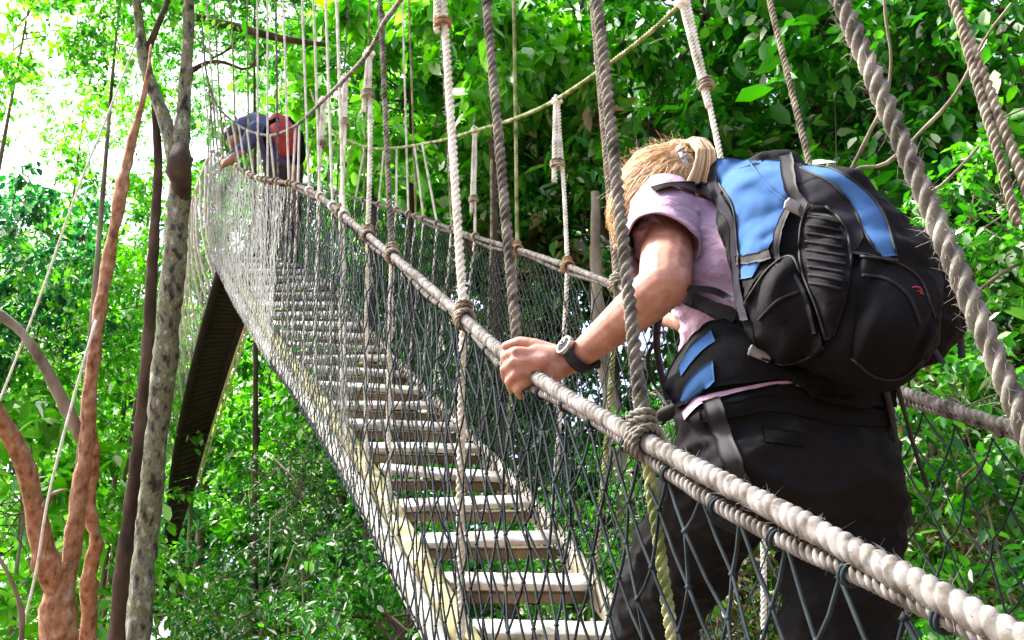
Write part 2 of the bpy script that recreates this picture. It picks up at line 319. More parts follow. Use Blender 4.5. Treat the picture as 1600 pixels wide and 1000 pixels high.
# far-off wood as one mass
def far_wood():
    r_ = np.random.default_rng(33); P = []
    for (px, py, d, n, rx, rz) in [(1500, 200, 19, 5000, 4.5, 4), (1100, 300, 20, 6000, 5, 4), (1450, 700, 17, 5000, 4, 4), (1000, 750, 19, 5500, 5, 4), (700, 250, 22, 6500, 5, 5),
                                   (600, 700, 20, 6000, 5, 4), (300, 850, 19, 5500, 5, 4), (0, 850, 19, 4000, 5, 4), (450, 500, 22, 4500, 4, 4), (30, 470, 21, 3200, 4, 3), (200, 600, 24, 1500, 4, 3), (820, 0, 22, 4500, 5, 3.5), (1330, 500, 16, 4000, 3.5, 3), (1600, 450, 16, 4000, 3.5, 3)]:
        q, _ = crown_points(n, 70, (rx, 2.5, rz), r_, .6, .15); P.append(q + np.array(at(px, py, d)))
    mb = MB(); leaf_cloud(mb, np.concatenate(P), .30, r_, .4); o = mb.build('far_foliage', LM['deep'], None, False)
    tag(o, 'far off rainforest reading as one mass of leaves', 'forest', kind='stuff')
far_wood()

# ---------------------------------------------------------------- individual trunks
def trunk_tree(name, label, cat, loc, parts, group=None):
    root = empty(name, loc, label, cat, group)
    for nm, pts, rad_, m, kw in parts:
        mb = MB(); limb(mb, pts, rad_, **kw); mb.build(nm, M[m], root)
    return root
def pp(L, d): return [at(*(q if len(q) == 3 else (*q, d))) for q in L]
def crown_on(root, px, py, d, sc, key, leaf):
    me = CROWN[key][0]; o = bpy.data.objects.new('crown', me); scene.collection.objects.link(o); o.parent = root
    o.location = at(px, py, d) - root.location; o.scale = (sc,) * 3; o.rotation_euler = (0, 0, px); o.material_slots[0].link = 'OBJECT'; o.material_slots[0].material = LM[leaf]
gb = at(185, 1500, 6.6)
t = trunk_tree('tree', 'slim grey lichened tree trunk with a dark knob, left of the bridge', 'tree', gb, [
  ('trunk', pp([(190, 1500, 6.4), (215, 1000, 6.7), (228, 850, 6.9), (243, 700, 7.0), (258, 560, 7.1), (270, 430, 7.2), (278, 330, 7.3), (285, 245, 7.4)], 0), [.12, .10, .095, .090, .084, .088, .094, .08], 'bark_grey', dict(seed=1, rough=.16, n=16, step=.05)),
  ('limb', pp([(283, 260, 7.4), (286, 180, 7.5), (293, 80, 7.6), (297, -60, 7.8), (305, -300, 8.2)], 0), [.07, .050, .044, .04, .03], 'bark_grey', dict(seed=2, rough=.14)),
  ('limb', pp([(276, 262, 7.4), (258, 190, 7.5), (235, 130, 7.6), (222, 80, 7.7), (214, 0, 7.8), (200, -120, 8)], 0), [.06, .055, .05, .04, .035, .02], 'bark_grey', dict(seed=3, rough=.14)),
  ('limb', pp([(226, 90, 7.7), (246, 40, 7.8), (262, 0, 8), (280, -80, 8.2)], 0), [.03, .025, .02, .012], 'bark_dark', dict(seed=4)),
  ('knot', pp([(282, 228, 7.32), (280, 252, 7.24), (283, 285, 7.25), (283, 310, 7.3)], 0), [.06, .115, .112, .06], 'bark_dark', dict(seed=5, rough=.3))])
crown_on(t, 230, -330, 8.2, .8, 'd', 'green')
t = trunk_tree('tree', 'dark brown trunk standing directly behind the grey lichened one', 'tree', at(160, 1400, 7.6), [
  ('trunk', pp([(150, 1400, 7.3), (182, 1000, 7.6), (205, 800, 7.8), (222, 640, 7.9), (232, 520, 8.1), (240, 380, 8.3), (247, 260, 8.4), (240, 150, 8.5)], 0), [.095, .082, .072, .065, .058, .05, .042, .025], 'bark_dark', dict(seed=8, rough=.14))])
crown_on(t, 240, -330, 9.0, .7, 'd', 'lime')
t = trunk_tree('forked_tree', 'reddish brown forked tree with peeling bark at the lower left', 'tree', at(100, 1500, 5.6), [
  ('trunk', pp([(102, 1500, 5.5), (95, 1000, 5.7), (92, 930, 5.75), (100, 880, 5.8)], 0), [.108, .096, .098, .088], 'bark_brown', dict(seed=11, rough=.2, n=16)),
  ('limb', pp([(95, 935, 5.75), (66, 860, 5.7), (55, 800, 5.7), (42, 740, 5.65), (22, 690, 5.6), (-8, 640, 5.5), (-60, 560, 5.4)], 0), [.075, .072, .062, .058, .055, .05, .044], 'bark_brown', dict(seed=12, rough=.22, n=16)),
  ('limb', pp([(100, 930, 5.78), (115, 850, 5.85), (122, 780, 5.9), (134, 700, 6), (142, 600, 6.1), (154, 500, 6.2), (167, 420, 6.35), (185, 320, 6.5), (202, 240, 6.7), (222, 160, 6.9), (232, 110, 7), (236, 70, 7.2)], 0), [.062, .056, .046, .043, .042, .042, .040, .045, .036, .024, .014, .008], 'bark_brown', dict(seed=13, rough=.2, n=14)),
  ('limb', pp([(138, 1500, 6.2), (138, 1000, 6.2), (140, 900, 6.2), (150, 850, 6.2), (140, 790, 6.25), (146, 720, 6.3), (143, 640, 6.3)], 0), [.07, .06, .058, .066, .05, .042, .03], 'bark_brown', dict(seed=14, rough=.35, n=14)),
  ('branch', pp([(128, 690, 6.1), (95, 620, 6.1), (62, 560, 6.1), (25, 510, 6.1), (-20, 480, 6.1)], 0), [.035, .04, .035, .03, .03], 'bark_mid', dict(seed=15, rough=.2)),
  ('branch', pp([(70, 790, 5.6), (85, 770, 5.5), (105, 765, 5.4)], 0), [.02, .012, .006], 'bark_mid', dict(seed=16))])
crown_on(t, 250, -250, 7.6, .5, 'd', 'lime')
t = trunk_tree('bare_branch', 'straight dark branch crossing above the stooping walker', 'branch', at(315, 30, 9.5), [
  ('stem', pp([(300, 26, 9.5), (380, 45, 9.4), (440, 60, 9.3), (510, 70, 9.3)], 0), [.04, .045, .04, .02], 'bark_dark', dict(seed=20)),
  ('twig', pp([(380, 45, 9.4), (360, 75, 9.4), (330, 92, 9.4)], 0), [.02, .014, .01], 'bark_dark', dict(seed=21))])
t = trunk_tree('bare_branch', 'thin arched dark twig against white sky beside the walker', 'branch', at(300, 110, 8.9), [
  ('stem', pp([(297, 112, 8.9), (325, 97, 8.9), (352, 98, 8.9), (378, 108, 8.9), (390, 106, 8.9), (402, 92, 8.9), (415, 80, 8.9)], 0), [.028, .02, .018, .016, .014, .012, .006], 'bark_dark', dict(seed=23))])
for lab, pts, r_, b in [
  ('tall dark trunk at the upper right behind the spliced rope', [(1660, 700, 9), (1600, 470, 9), (1560, 330, 9), (1515, 200, 9), (1480, 80, 9), (1440, -100, 9)], [.16, .13, .12, .11, .10, .08], 'bark_dark'),
  ('dark trunk behind the long hanger ropes in the upper middle', [(850, 800, 13), (845, 500, 13), (835, 250, 13), (815, 60, 13), (800, -200, 13)], [.17, .15, .14, .13, .10], 'bark_dark'),
  ('thin trunk behind the hollow between the two bridge spans', [(300, 1100, 16), (312, 860, 16), (330, 640, 16), (345, 500, 16)], [.10, .09, .07, .06], 'bark_mid'),
  ('brown trunk seen just beyond the wrist watch through the net', [(1010, 1100, 8), (985, 850, 8), (960, 660, 8), (935, 500, 8.3), (930, 300, 8.6)], [.10, .09, .08, .06, .04], 'bark_mid'),
  ('leaning brown trunk in the lower right behind the net', [(1380, 1050, 7), (1450, 850, 7), (1540, 700, 7), (1660, 560, 7)], [.05, .045, .04, .03], 'bark_mid')]:
    trunk_tree('tree', lab, 'tree', at(*pts[0]), [('trunk', pp(pts, 0), r_, b, dict(seed=len(lab), rough=.15, n=10, step=.12))], 'bare lower trunks among the leaves')
for lab, pts, r_ in [
  ('dark crooked twig rising above the blue pack stripe', [(1325, 275, 6), (1345, 235, 6), (1362, 200, 6), (1385, 150, 6), (1392, 90, 6), (1384, 30, 6), (1380, -40, 6)], [.012, .014, .012, .011, .01, .01, .008]),
  ('brown forked twig right of the pack top behind the thick rope', [(1320, 275, 5.8), (1345, 262, 5.8), (1385, 255, 5.8), (1440, 205, 5.8), (1490, 150, 5.8), (1540, 60, 5.8), (1580, 5, 5.8)], [.01, .014, .012, .011, .01, .009, .007]),
  ('pale bent twig at the right between rope and leaves', [(1430, 310, 6), (1470, 290, 6), (1520, 240, 6), (1560, 190, 6), (1600, 170, 6)], [.010, .010, .009, .008, .006]),
  ('twig reaching across the leaves right of the backpack', [(1440, 520, 6), (1500, 480, 6), (1560, 430, 6), (1620, 400, 6)], [.012, .011, .01, .008]),
  ('twig lying low behind the right net', [(1400, 700, 6), (1470, 660, 6), (1540, 640, 6), (1620, 600, 6)], [.010, .011, .01, .008]),
  ('pale bent stem rising from the bottom left corner', [(30, 1040, 4.6), (34, 960, 4.6), (15, 900, 4.6), (-10, 860, 4.6)], [.012, .014, .012, .010])]:
    trunk_tree('bare_twig', lab, 'twig', at(*pts[0]), [('stem', pp(pts, 0), r_, 'bark_mid', dict(seed=len(lab), rough=.2, n=7, step=.05))], 'bare twigs among the leaves')
for lab, pts, r_ in [
  ('thin pale liana slanting from the sky gap past the left edge', [(215, 60, 6.8), (160, 200, 6.6), (120, 300, 6.4), (60, 470, 6.2), (-10, 650, 6)], .0085),
  ('pale liana hanging in front of the brown forked trunk', [(150, 500, 5.2), (110, 640, 5.1), (75, 780, 5.0), (55, 900, 5), (20, 1040, 5)], .0082),
  ('faint second liana beside the lower left net edge', [(435, 520, 6.4), (425, 575, 6.4), (418, 600, 6.4)], .007)]:
    mb = MB(); tube(mb, [at(*p) for p in pts], r_, n=6, step=.08); tag(mb.build('liana', M['rope_white' if r_ > .008 else 'rope_moss']), lab, 'liana', 'thin lianas hanging on the left')

# ---------------------------------------------------------------- the rope bridge
# world positions of the two handrails and the two floor edges every 0.25 m of walking distance, from s=-3
TL=[(0.719,-0.524,-0.652),(0.656,-0.311,-0.541),(0.591,-0.101,-0.427),(0.527,0.108,-0.309),(0.461,0.314,-0.187),(0.396,0.518,-0.062),(0.331,0.720,0.065),(0.263,0.921,0.194),(0.191,1.121,0.323),(0.119,1.319,0.455),(0.046,1.513,0.592),(-0.023,1.703,0.735),(-0.087,1.890,0.884),(-0.151,2.075,1.035),(-0.217,2.259,1.186),(-0.285,2.442,1.338),(-0.357,2.624,1.491),(-0.430,2.804,1.644),(-0.504,2.983,1.798),(-0.579,3.161,1.953),(-0.655,3.338,2.109),(-0.732,3.513,2.266),(-0.811,3.687,2.423),(-0.894,3.862,2.577),(-0.982,4.037,2.729),(-1.076,4.213,2.876),(-1.173,4.390,3.021),(-1.273,4.568,3.161),(-1.377,4.746,3.299),(-1.483,4.924,3.435),(-1.586,5.099,3.576),(-1.685,5.270,3.724),(-1.780,5.437,3.878),(-1.877,5.604,4.031),(-1.975,5.770,4.184),(-2.076,5.935,4.337),(-2.179,6.097,4.494),(-2.285,6.256,4.654),(-2.394,6.417,4.810),(-2.508,6.579,4.958),(-2.626,6.745,5.097),(-2.747,6.912,5.233)]
TR=[(1.442,-0.310,-0.652),(1.377,-0.094,-0.541),(1.312,0.121,-0.427),(1.246,0.333,-0.309),(1.180,0.544,-0.188),(1.113,0.752,-0.063),(1.045,0.959,0.064),(0.977,1.163,0.194),(0.908,1.367,0.325),(0.840,1.567,0.462),(0.768,1.763,0.604),(0.694,1.958,0.749),(0.622,2.151,0.894),(0.551,2.343,1.041),(0.480,2.533,1.191),(0.407,2.722,1.342),(0.332,2.909,1.495),(0.253,3.095,1.648),(0.172,3.281,1.798),(0.088,3.468,1.945),(0.003,3.655,2.090),(-0.084,3.842,2.236),(-0.172,4.027,2.382),(-0.260,4.210,2.530),(-0.349,4.393,2.680),(-0.440,4.574,2.829),(-0.533,4.755,2.978),(-0.628,4.935,3.127),(-0.725,5.115,3.276),(-0.823,5.294,3.424),(-0.925,5.472,3.571),(-1.028,5.651,3.717),(-1.132,5.828,3.864),(-1.236,6.004,4.013),(-1.340,6.178,4.163),(-1.447,6.352,4.311),(-1.557,6.526,4.457),(-1.673,6.701,4.599),(-1.791,6.876,4.739),(-1.912,7.050,4.877),(-2.036,7.225,5.013),(-2.163,7.399,5.147)]
TFL=[(0.850,-0.486,-1.657),(0.786,-0.272,-1.546),(0.722,-0.061,-1.432),(0.657,0.149,-1.314),(0.591,0.356,-1.192),(0.525,0.561,-1.068),(0.458,0.763,-0.940),(0.391,0.964,-0.809),(0.323,1.162,-0.676),(0.254,1.359,-0.540),(0.185,1.553,-0.401),(0.115,1.746,-0.260),(0.045,1.936,-0.117),(-0.025,2.125,0.029),(-0.094,2.310,0.179),(-0.167,2.497,0.326),(-0.245,2.683,0.469),(-0.325,2.869,0.615),(-0.404,3.051,0.764),(-0.486,3.232,0.915),(-0.571,3.412,1.065),(-0.658,3.591,1.216),(-0.748,3.769,1.367),(-0.840,3.947,1.518),(-0.933,4.123,1.668),(-1.027,4.299,1.819),(-1.123,4.475,1.968),(-1.220,4.649,2.118),(-1.314,4.822,2.269),(-1.407,4.994,2.422),(-1.497,5.164,2.577),(-1.589,5.333,2.731),(-1.681,5.500,2.886),(-1.772,5.666,3.045),(-1.863,5.829,3.206),(-1.954,5.991,3.368),(-2.048,6.152,3.529),(-2.143,6.314,3.688),(-2.245,6.476,3.841),(-2.356,6.642,3.987),(-2.474,6.809,4.126),(-2.595,6.976,4.263)]
TFR=[(1.312,-0.349,-1.657),(1.247,-0.133,-1.546),(1.182,0.081,-1.432),(1.116,0.293,-1.314),(1.050,0.502,-1.192),(0.983,0.710,-1.068),(0.915,0.915,-0.940),(0.847,1.119,-0.809),(0.777,1.320,-0.676),(0.707,1.520,-0.540),(0.636,1.718,-0.402),(0.564,1.914,-0.262),(0.490,2.108,-0.121),(0.413,2.301,0.022),(0.334,2.493,0.165),(0.249,2.685,0.308),(0.177,2.871,0.461),(0.110,3.054,0.617),(0.041,3.237,0.773),(-0.035,3.420,0.925),(-0.116,3.604,1.077),(-0.202,3.787,1.228),(-0.288,3.968,1.379),(-0.375,4.148,1.532),(-0.462,4.327,1.687),(-0.550,4.504,1.843),(-0.638,4.680,1.999),(-0.727,4.855,2.157),(-0.816,5.029,2.315),(-0.905,5.202,2.474),(-0.995,5.373,2.636),(-1.085,5.541,2.800),(-1.176,5.708,2.966),(-1.269,5.875,3.131),(-1.366,6.042,3.292),(-1.468,6.212,3.448),(-1.577,6.383,3.597),(-1.689,6.555,3.743),(-1.804,6.727,3.888),(-1.921,6.898,4.030),(-2.041,7.069,4.170),(-2.165,7.240,4.308)]
S0, DS = -3.0, .25
TAB = {k: np.array(v) for k, v in (('L', TL), ('R', TR), ('FL', TFL), ('FR', TFR))}
def st(k, s):
    a = TAB[k]; u = (s - S0) / DS; i = int(min(max(math.floor(u), 0), len(a) - 2)); t = u - i
    p1, p2 = a[i], a[i + 1]; p0 = a[max(i - 1, 0)]; p3 = a[min(i + 2, len(a) - 1)]
    if i == 0: p0 = 2 * p1 - p2
    if i == len(a) - 2: p3 = 2 * p2 - p1
    return .5 * (2 * p1 + (p2 - p0) * t + (2 * p0 - 5 * p1 + 4 * p2 - p3) * t * t + (3 * p1 - p0 - 3 * p2 + p3) * t ** 3)
def run(k, a, b, step=.1): return [st(k, s) for s in np.arange(a, b + 1e-6, step)]
bridge = empty('rope_bridge', tuple(st('FL', -3)), 'near canopy rope bridge climbing away from the camera with planks, netting and rope handrails', 'rope bridge')
V_ = lambda a: Vector(tuple(a))
# handrails, thick laid rope near, thinner far
for k, rr in (('L', .0132), ('R', .0125)):
    mb = MB(); rope(mb, run(k, -3, 2.2), rr, pitch=rr * 3.5, fine=14, deep=.27); hr = mb.build('handrail', M['rope_grey'], bridge)
    if k == 'R': hr["label"] = 'right handrail rope'
    else: hr["label"] = 'left handrail rope'
    mb = MB(); rope(mb, run(k, 2.2, 6.5 if k == 'L' else 7.2), rr * .95, pitch=rr * 4, fine=6, n=9); mb.build('handrail_far_length', M['rope_grey'], bridge)
    q = [V_(p) + Vector((0, 0, -.023 - .010 * math.sin(i * .9))) + (V_(TAB['FL'][4] - TAB['L'][4])) * .0 for i, p in enumerate(run(k, -3, 3.5, .12))]
    mb = MB(); rope(mb, q, .0085, pitch=.032, fine=10); mb.build('net_rope', M['rope_grey'], bridge)

# netting: diamond mesh between handrail and floor edge, sagging a little
def net(kt, kb, s0, s1, cell, r0, name, m, parent, getp=None, rows=15, bulge=.03, seed=1, n=4):
    r_ = np.random.default_rng(seed); mb = MB(); cols = int((s1 - s0) / cell); G = np.zeros((cols + 1, rows + 1, 3))
    for i in range(cols + 1):
        s = s0 + (s1 - s0) * i / cols; a, b = getp(s) if getp else (st(kt, s), st(kb, s)); 
        for j in range(rows + 1):
            t = j / rows; w = math.sin(math.pi * t)
            ds_ = 0
            G[i, j] = a * (1 - t) + b * t + np.array([-.3 if kt == 'L' else .3, -.1, 0]) * bulge * w * (1 + .6 * math.sin(s * 3.1 + seed))
    j_ = r_.normal(size=G.shape) * cell * .14; j_[:, 0] *= .2; j_[:, -1] *= .2; G += j_
    segs = []; knots = []
    for i in range(cols + 1):
        for j in range(rows + 1):
            if (i + j) % 2: continue
            knots.append(G[i, j])
            if j < rows:
                if i > 0: segs.append((G[i, j], G[i - 1, j + 1]))
                if i < cols: segs.append((G[i, j], G[i + 1, j + 1]))
    A = np.array([q[0] for q in segs]); B = np.array([q[1] for q in segs]); D = B - A; D /= np.linalg.norm(D, axis=1)[:, None]
    mid = (A + B) / 2 + np.array([0, 0, -1.]) * (np.linalg.norm(B - A, axis=1) * .06)[:, None]
    U = np.cross(D, [.2, .3, .93]); U /= np.linalg.norm(U, axis=1)[:, None]; W = np.cross(D, U)
    ang = np.linspace(0, 2 * np.pi, n, endpoint=False); off = (U[:, None] * np.cos(ang)[None, :, None] + W[:, None] * np.sin(ang)[None, :, None]) * r0
    V = np.stack([A[:, None] + off, mid[:, None] + off, B[:, None] + off], 1).reshape(-1, 3)
    base = np.arange(len(A))[:, None] * 3 * n; mb.add(V, (base[:, :, None] + grid_faces(3, n)[None]).reshape(-1, 4))
    K = np.array(knots); o = np.array([[1, 0, 0], [0, 1, 0], [-1, 0, 0], [0, -1, 0], [0, 0, 1.2], [0, 0, -1.2]]) * r0 * 2.1
    KV = (K[:, None] + o[None]).reshape(-1, 3); F = np.array([[0, 1, 4], [1, 2, 4], [2, 3, 4], [3, 0, 4], [1, 0, 5], [2, 1, 5], [3, 2, 5], [0, 3, 5]])
    mb.add(KV, (np.arange(len(K))[:, None, None] * 6 + F[None]).reshape(-1, 3))
    return mb.build(name, m, parent)
def nearp(kt, kb):
    def g(s):
        a, b = st(kt, s), st(kb, s)
        if kb == 'FL': ot = st('FL', s) - st('FR', s); b = b + ot / np.linalg.norm(ot) * .125
        d = (b - a) / np.linalg.norm(b - a); sh = .035
        return a + d * sh, b + d * .04
    return g
net('L', 'FL', -2.6, 1.6, .043, .0024, 'side_net', M['net'], bridge, nearp('L', 'FL'), rows=15, seed=1)
net('L', 'FL', 1.6, 3.6, .027, .0023, 'side_net_middle_length', M['net_far'], bridge, nearp('L', 'FL'), rows=28, seed=2, n=3)
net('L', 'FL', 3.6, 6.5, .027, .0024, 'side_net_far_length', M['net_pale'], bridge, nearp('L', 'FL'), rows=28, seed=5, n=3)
net('R', 'FR', -2.6, 1.2, .043, .0022, 'side_net', M['net'], bridge, nearp('R', 'FR'), rows=16, seed=3)
net('R', 'FR', 1.2, 7.2, .024, .0027, 'side_net_far_length', M['net'], bridge, nearp('R', 'FR'), rows=32, seed=4, n=3)
# net clips on the lower rope
for s in np.arange(-1.56, 2.4, .12):
    mb = MB()
    p = V_(st('L', s)) + Vector((0, 0, -.025 - .010 * math.sin((s + 3) / .12 * .9))); T = V_(st('L', s + .05) - st('L', s)); coil(mb, p, T, .0098, .0022, 1.6, 2.2, False); mb.build('net_lashing', M['net'], bridge)

def board(mb, A, B, along, nrm, w, th, seed=0, jig=.0):
    "plank from A to B with slightly uneven, eased edges"
    A, B = V_(A), V_(B); along = V_(along).normalized(); nrm = V_(nrm).normalized(); rr = random.Random(seed); n = 7; prof = []
    for (u, v) in ((-.5, -.35), (-.5, .44), (-.48, .5), (.48, .5), (.5, .44), (.5, -.35), (.46, -.5), (-.46, -.5)): prof.append((u * w, v * th))
    V = []
    for i in range(n + 1):
        p = A.lerp(B, i / n); dz = rr.uniform(-1, 1) * jig
        for (u, v) in prof: V.append(p + along * (u + rr.uniform(-1, 1) * jig) + nrm * (v + dz))
    mb.add([tuple(v) for v in V], grid_faces(n + 1, 8)); mb.f.append(np.array([list(range(8))[::-1]]) + mb.n - 8 * (n + 1)); mb.f.append(np.array([list(range(8))]) + mb.n - 8)
# treads
s = -2.45 + .04; idx = 0; TREADS = []
s = .74 - .29 * 11
while s < 6.6:
    a, b = st('FL', s), st('FR', s); al = (st('FL', s + .05) + st('FR', s + .05)) / 2 - (a + b) / 2; nr = np.cross(b - a, al); nr /= np.linalg.norm(nr)
    rr = random.Random(idx); e = (b - a) * .03; tlt = rr.uniform(-.012, .012); al = al + (b - a) * rr.uniform(-.006, .006)
    mb = MB(); board(mb, a + e + nr * tlt, b - e * .9 - nr * tlt, al, nr, rr.uniform(.064, .078) if s < 4 else .10, .020, idx, .0016); o = mb.build('tread', M[rr.choice(['plank', 'plank', 'plank_worn', 'plank_moss'])], bridge, False)
    mb2 = MB(); board(mb2, a - nr * .045 - al / np.linalg.norm(al) * .005, b - nr * .045 - al / np.linalg.norm(al) * .005, al, nr, .03, .03, idx + 99, .001); mb2.build('rung', M['bark_mid'], o if False else bridge, False)
    s += .29 if s < 3.3 else .25; idx += 1
# stringers: side boards under the tread ends, mossy on the left
def stringer(k, a, b, w, h, off, m, name, lab=None, sc=1):
    mb = MB(); P = run(k, a, b, .12); n = len(P); V = []
    for i, p in enumerate(P):
        s_ = a + .12 * i; al = V_(st(k, s_ + .05) - st(k, s_)).normalized(); ot = V_(st('FL', s_) - st('FR', s_)).normalized() * (1 if k == 'FL' else -1); nr = ot.cross(al); nr = nr if nr.z > 0 else -nr
        c = V_(p) + ot * off[0] + nr * off[1]; j1 = 1 + .12 * noise.noise(Vector((s_ * 3, 0, 0))); 
        for (u, v) in ((-.5, -.42), (-.5, .42), (-.42, .5), (.42, .5), (.5, .42), (.5, -.42), (.42, -.5), (-.42, -.5)): V.append(c + ot * u * w * j1 + nr * (v * h * j1 + .002 * noise.noise(Vector((s_ * 9, u * 5, v * 5)))))
    mb.add([tuple(v) for v in V], grid_faces(n, 8)); mb.f.append(np.array([list(range(8))[::-1]]) + mb.n - 8 * n); mb.f.append(np.array([list(range(8))]) + mb.n - 8)
    o = mb.build(name, M[m], bridge, False); 
    if lab: o["label"] = lab
stringer('FL', -2.7, 6.5, .055, .075, (.026, -.02), 'beam', 'stringer', 'mossy left stringer board')
stringer('FR', -2.7, 6.6, .030, .075, (.02, -.02), 'beam_pale', 'stringer', 'pale right stringer board')
stringer('FL', -2.7, 6.5, .040, .06, (.088, -.03), 'beam_grey', 'outer_stringer', 'grey outer stringer board')
# net wrapped under the left edge
def wrapg(s):
    ot = (st('FL', s) - st('FR', s)); ot /= np.linalg.norm(ot); a = st('FL', s) + ot * .122 + np.array([0, 0, -.03]); return a, st('FL', s) + ot * .085 + np.array([0, 0, -.10])
net('L', 'FL', -2.5, 6.4, .03, .0022, 'edge_net', M['net'], bridge, wrapg, rows=4, bulge=0, seed=9)

# suspension ropes (the two swooping ones) with the depth of the handrail beneath
CABL = [(760, -420, 1.95), (700, -160, 2.55), (660, -70, 2.85), (625, 0, 3.15), (600, 35, 3.4), (575, 83, 3.65), (540, 122, 4.1), (505, 157, 4.6), (470, 190, 5.15), (450, 203, 5.5), (428, 211, 5.85), (408, 210, 6.15), (385, 203, 6.6), (362, 188, 7.0), (345, 172, 7.3), (332, 150, 7.6), (322, 110, 8.0), (316, 40, 8.5)]
CABR = [(1500, -560, 1.95), (1300, -250, 2.5), (1170, -95, 2.95), (1065, 5, 3.2), (985, 75, 3.45), (870, 155, 3.9), (800, 187, 4.3), (740, 205, 4.75), (700, 217, 5.1), (660, 225, 5.5), (620, 231, 5.9), (585, 232, 6.3), (550, 222, 6.8), (520, 204, 7.3), (500, 180, 7.8), (485, 140, 8.4)]
for nm, C_, m, r_ in (('L', CABL, 'rope_dark', .010), ('R', CABR, 'rope_moss', .010)):
    mb = MB(); rope(mb, [at(*p) for p in C_], r_, pitch=.045, fine=6, n=9); o = mb.build('suspension_rope', M[m], bridge)
    o["label"] = 'left suspension rope' if nm == 'L' else 'right suspension rope'

def depth_of(p): return V_(p).dot(F_)
def to_px(p):
    p = V_(p); d = p.dot(F_); return 800 + FOC * p.dot(R_) / d, 500 - FOC * p.dot(U_) / d, d
def above(bot, px, py):
    "point on the sight line (px,py) that is most nearly plumb above bot"
    r_ = (F_ + R_ * ((px - 800) / FOC) - U_ * ((py - 500) / FOC)); b = V_(bot)
    t = (r_.x * b.x + r_.y * b.y) / (r_.x ** 2 + r_.y ** 2); return r_ * t
def extend(a, b, L): d = (b - a).normalized(); return b + d * L
TOPS = {'L': [], 'R': []}
def hanger(k, s, top, sb=None, r=.011, m='rope_white', mlow=None, long=True, knot=True, kcol='rope_tan', fine=7, pitch=None, lowr=None):
    "one hanger rope: from above down to the handrail, then on to the floor edge"
    bot = V_(st(k, s)); a = above(bot, *top)
    e = extend(bot, a, max(0.0, 2.9 - (a.z - bot.z)) ) if long else a
    if long: TOPS[k].append(e)
    mb = MB(); hi = to_px(bot)[2] < 4.2
    if hi: rope(mb, [e, (e + bot) / 2 + Vector((.006, .004, 0)), bot], r, pitch=pitch or r * 4.8, fine=11)
    else: rope(mb, [e, bot], r, pitch=r * 5.5, fine=6, n=8)
    ho = mb.build('hanger_rope', M[m], bridge)
    if sb is not None:
        f = V_(st('F' + k, sb)); lr = lowr or r * .85; mb = MB(); ot = (V_(st('FL', sb)) - V_(st('FR', sb))).normalized() * (1 if k == 'L' else -1)
        mid = (bot + f) / 2 + ot * .03
        if hi: rope(mb, [bot, mid, f + ot * .05], lr, pitch=lr * 4.8, fine=9)
        else: rope(mb, [bot, mid, f + ot * .05], lr, pitch=lr * 6, fine=5, n=8)
        lo = mb.build('lower_rope', M[mlow or m], ho)
    if knot:
        T = V_(st(k, s + .04) - st(k, s - .04)); mb = MB(); coil(mb, bot, T, .021 if hi else .018, r * .62, 3.3 if hi else 2.2, 1.7, hi)
        if hi: coil(mb, bot + Vector((0, 0, .03)), Vector((.1, .1, 1)), r * 1.5, r * .55, 1.8, 1.8, True)
        mb.build('knot', M[kcol], ho)
    return ho
def splice(k, s, top, end, m='rope_white', w=.013, parent=None):
    "doubled upper length of a hanger that loops over the suspension rope, with its binding and cut tail"
    bot = V_(st(k, s)); a = above(bot, *top); b = above(bot, *end); side = R_ * (w * .8)
    mb = MB(); rope(mb, [a - side * .3, (a + b) / 2 - side * .7, b - side], w * .75, fine=9); rope(mb, [a + side * .3, (a + b) / 2 + side * .7, b + side * .2], w * .75, fine=9)
    tail = b + (b - a).normalized() * .08 - side; rope(mb, [b - side, tail], w * .8, fine=9); o = mb.build('spliced_loop', M[m], parent or bridge)
    mb = MB(); coil(mb, b, b - a, w * 1.7, .006, 2.4, 1.9, False); mb.build('binding', M['rope_tan'], parent or bridge)
    mb = MB(); coil(mb, a, Vector((.5, -.5, .4)), .016, .0075, 2, 1.9, False); mb.build('loop_knot', M['rope_white'], parent or bridge)
# left side, near to far
hanger('L', -1.62, (1310, 0), -1.5, .0092, 'rope_dark', fine=9, pitch=.050)
hanger('L', -.9, (930, 0), -.72, .0105, 'rope_dark', 'rope_moss', kcol='rope_dark', fine=9, pitch=.050)
hanger('L', -.36, (757, 0), None, .0115, 'rope_dark', kcol='rope_dark', knot=False, fine=9, pitch=.055)
h = hanger('L', .09, (690, 0), .66, .0115, 'rope_white', kcol='rope_tan', lowr=.0115)
mb = MB(); b_ = above(st('L', .09), 691, 36); coil(mb, b_, Vector((0, 0, 1)), .019, .007, 2.2, 1.8, True); mb.build('binding', M['rope_brown'], h)
mb = MB(); rope(mb, [above(st('L', .09), 683, -60), above(st('L', .09), 683, 50)], .010); mb.build('doubled_length', M['rope_white'], h)
h = hanger('L', 1.5, (577, 84), 1.85, .0105, 'rope_white', long=False); splice('L', 1.5, (577, 84), (574, 148), parent=h)
hanger('L', 1.05, (592, 0), 1.5, .011, 'rope_dark', 'rope_white')
for s_, top, m in [(2.05, (524, 0), 'rope_white'), (2.35, (509, 0), 'rope_white'), (3.0, (472, 0), 'rope_white'), (3.55, (443, 0), 'rope_white'), (3.85, (431, 0), 'rope_dark'), (4.15, (418, 0), 'rope_white'), (2.7, (490, 0), 'rope_white'), (4.45, (402, 0), 'rope_white'), (6.2, (322, 0), 'rope_white'),
                   (4.8, (386, 0), 'rope_moss'), (5.35, (361, 0), 'rope_moss'), (5.95, (334, 0), 'rope_moss')]:
    hanger('L', s_, top, s_ + .15, .0085, m, 'rope_white', kcol='rope_brown' if 3.3 < s_ < 4.4 else 'rope_white')
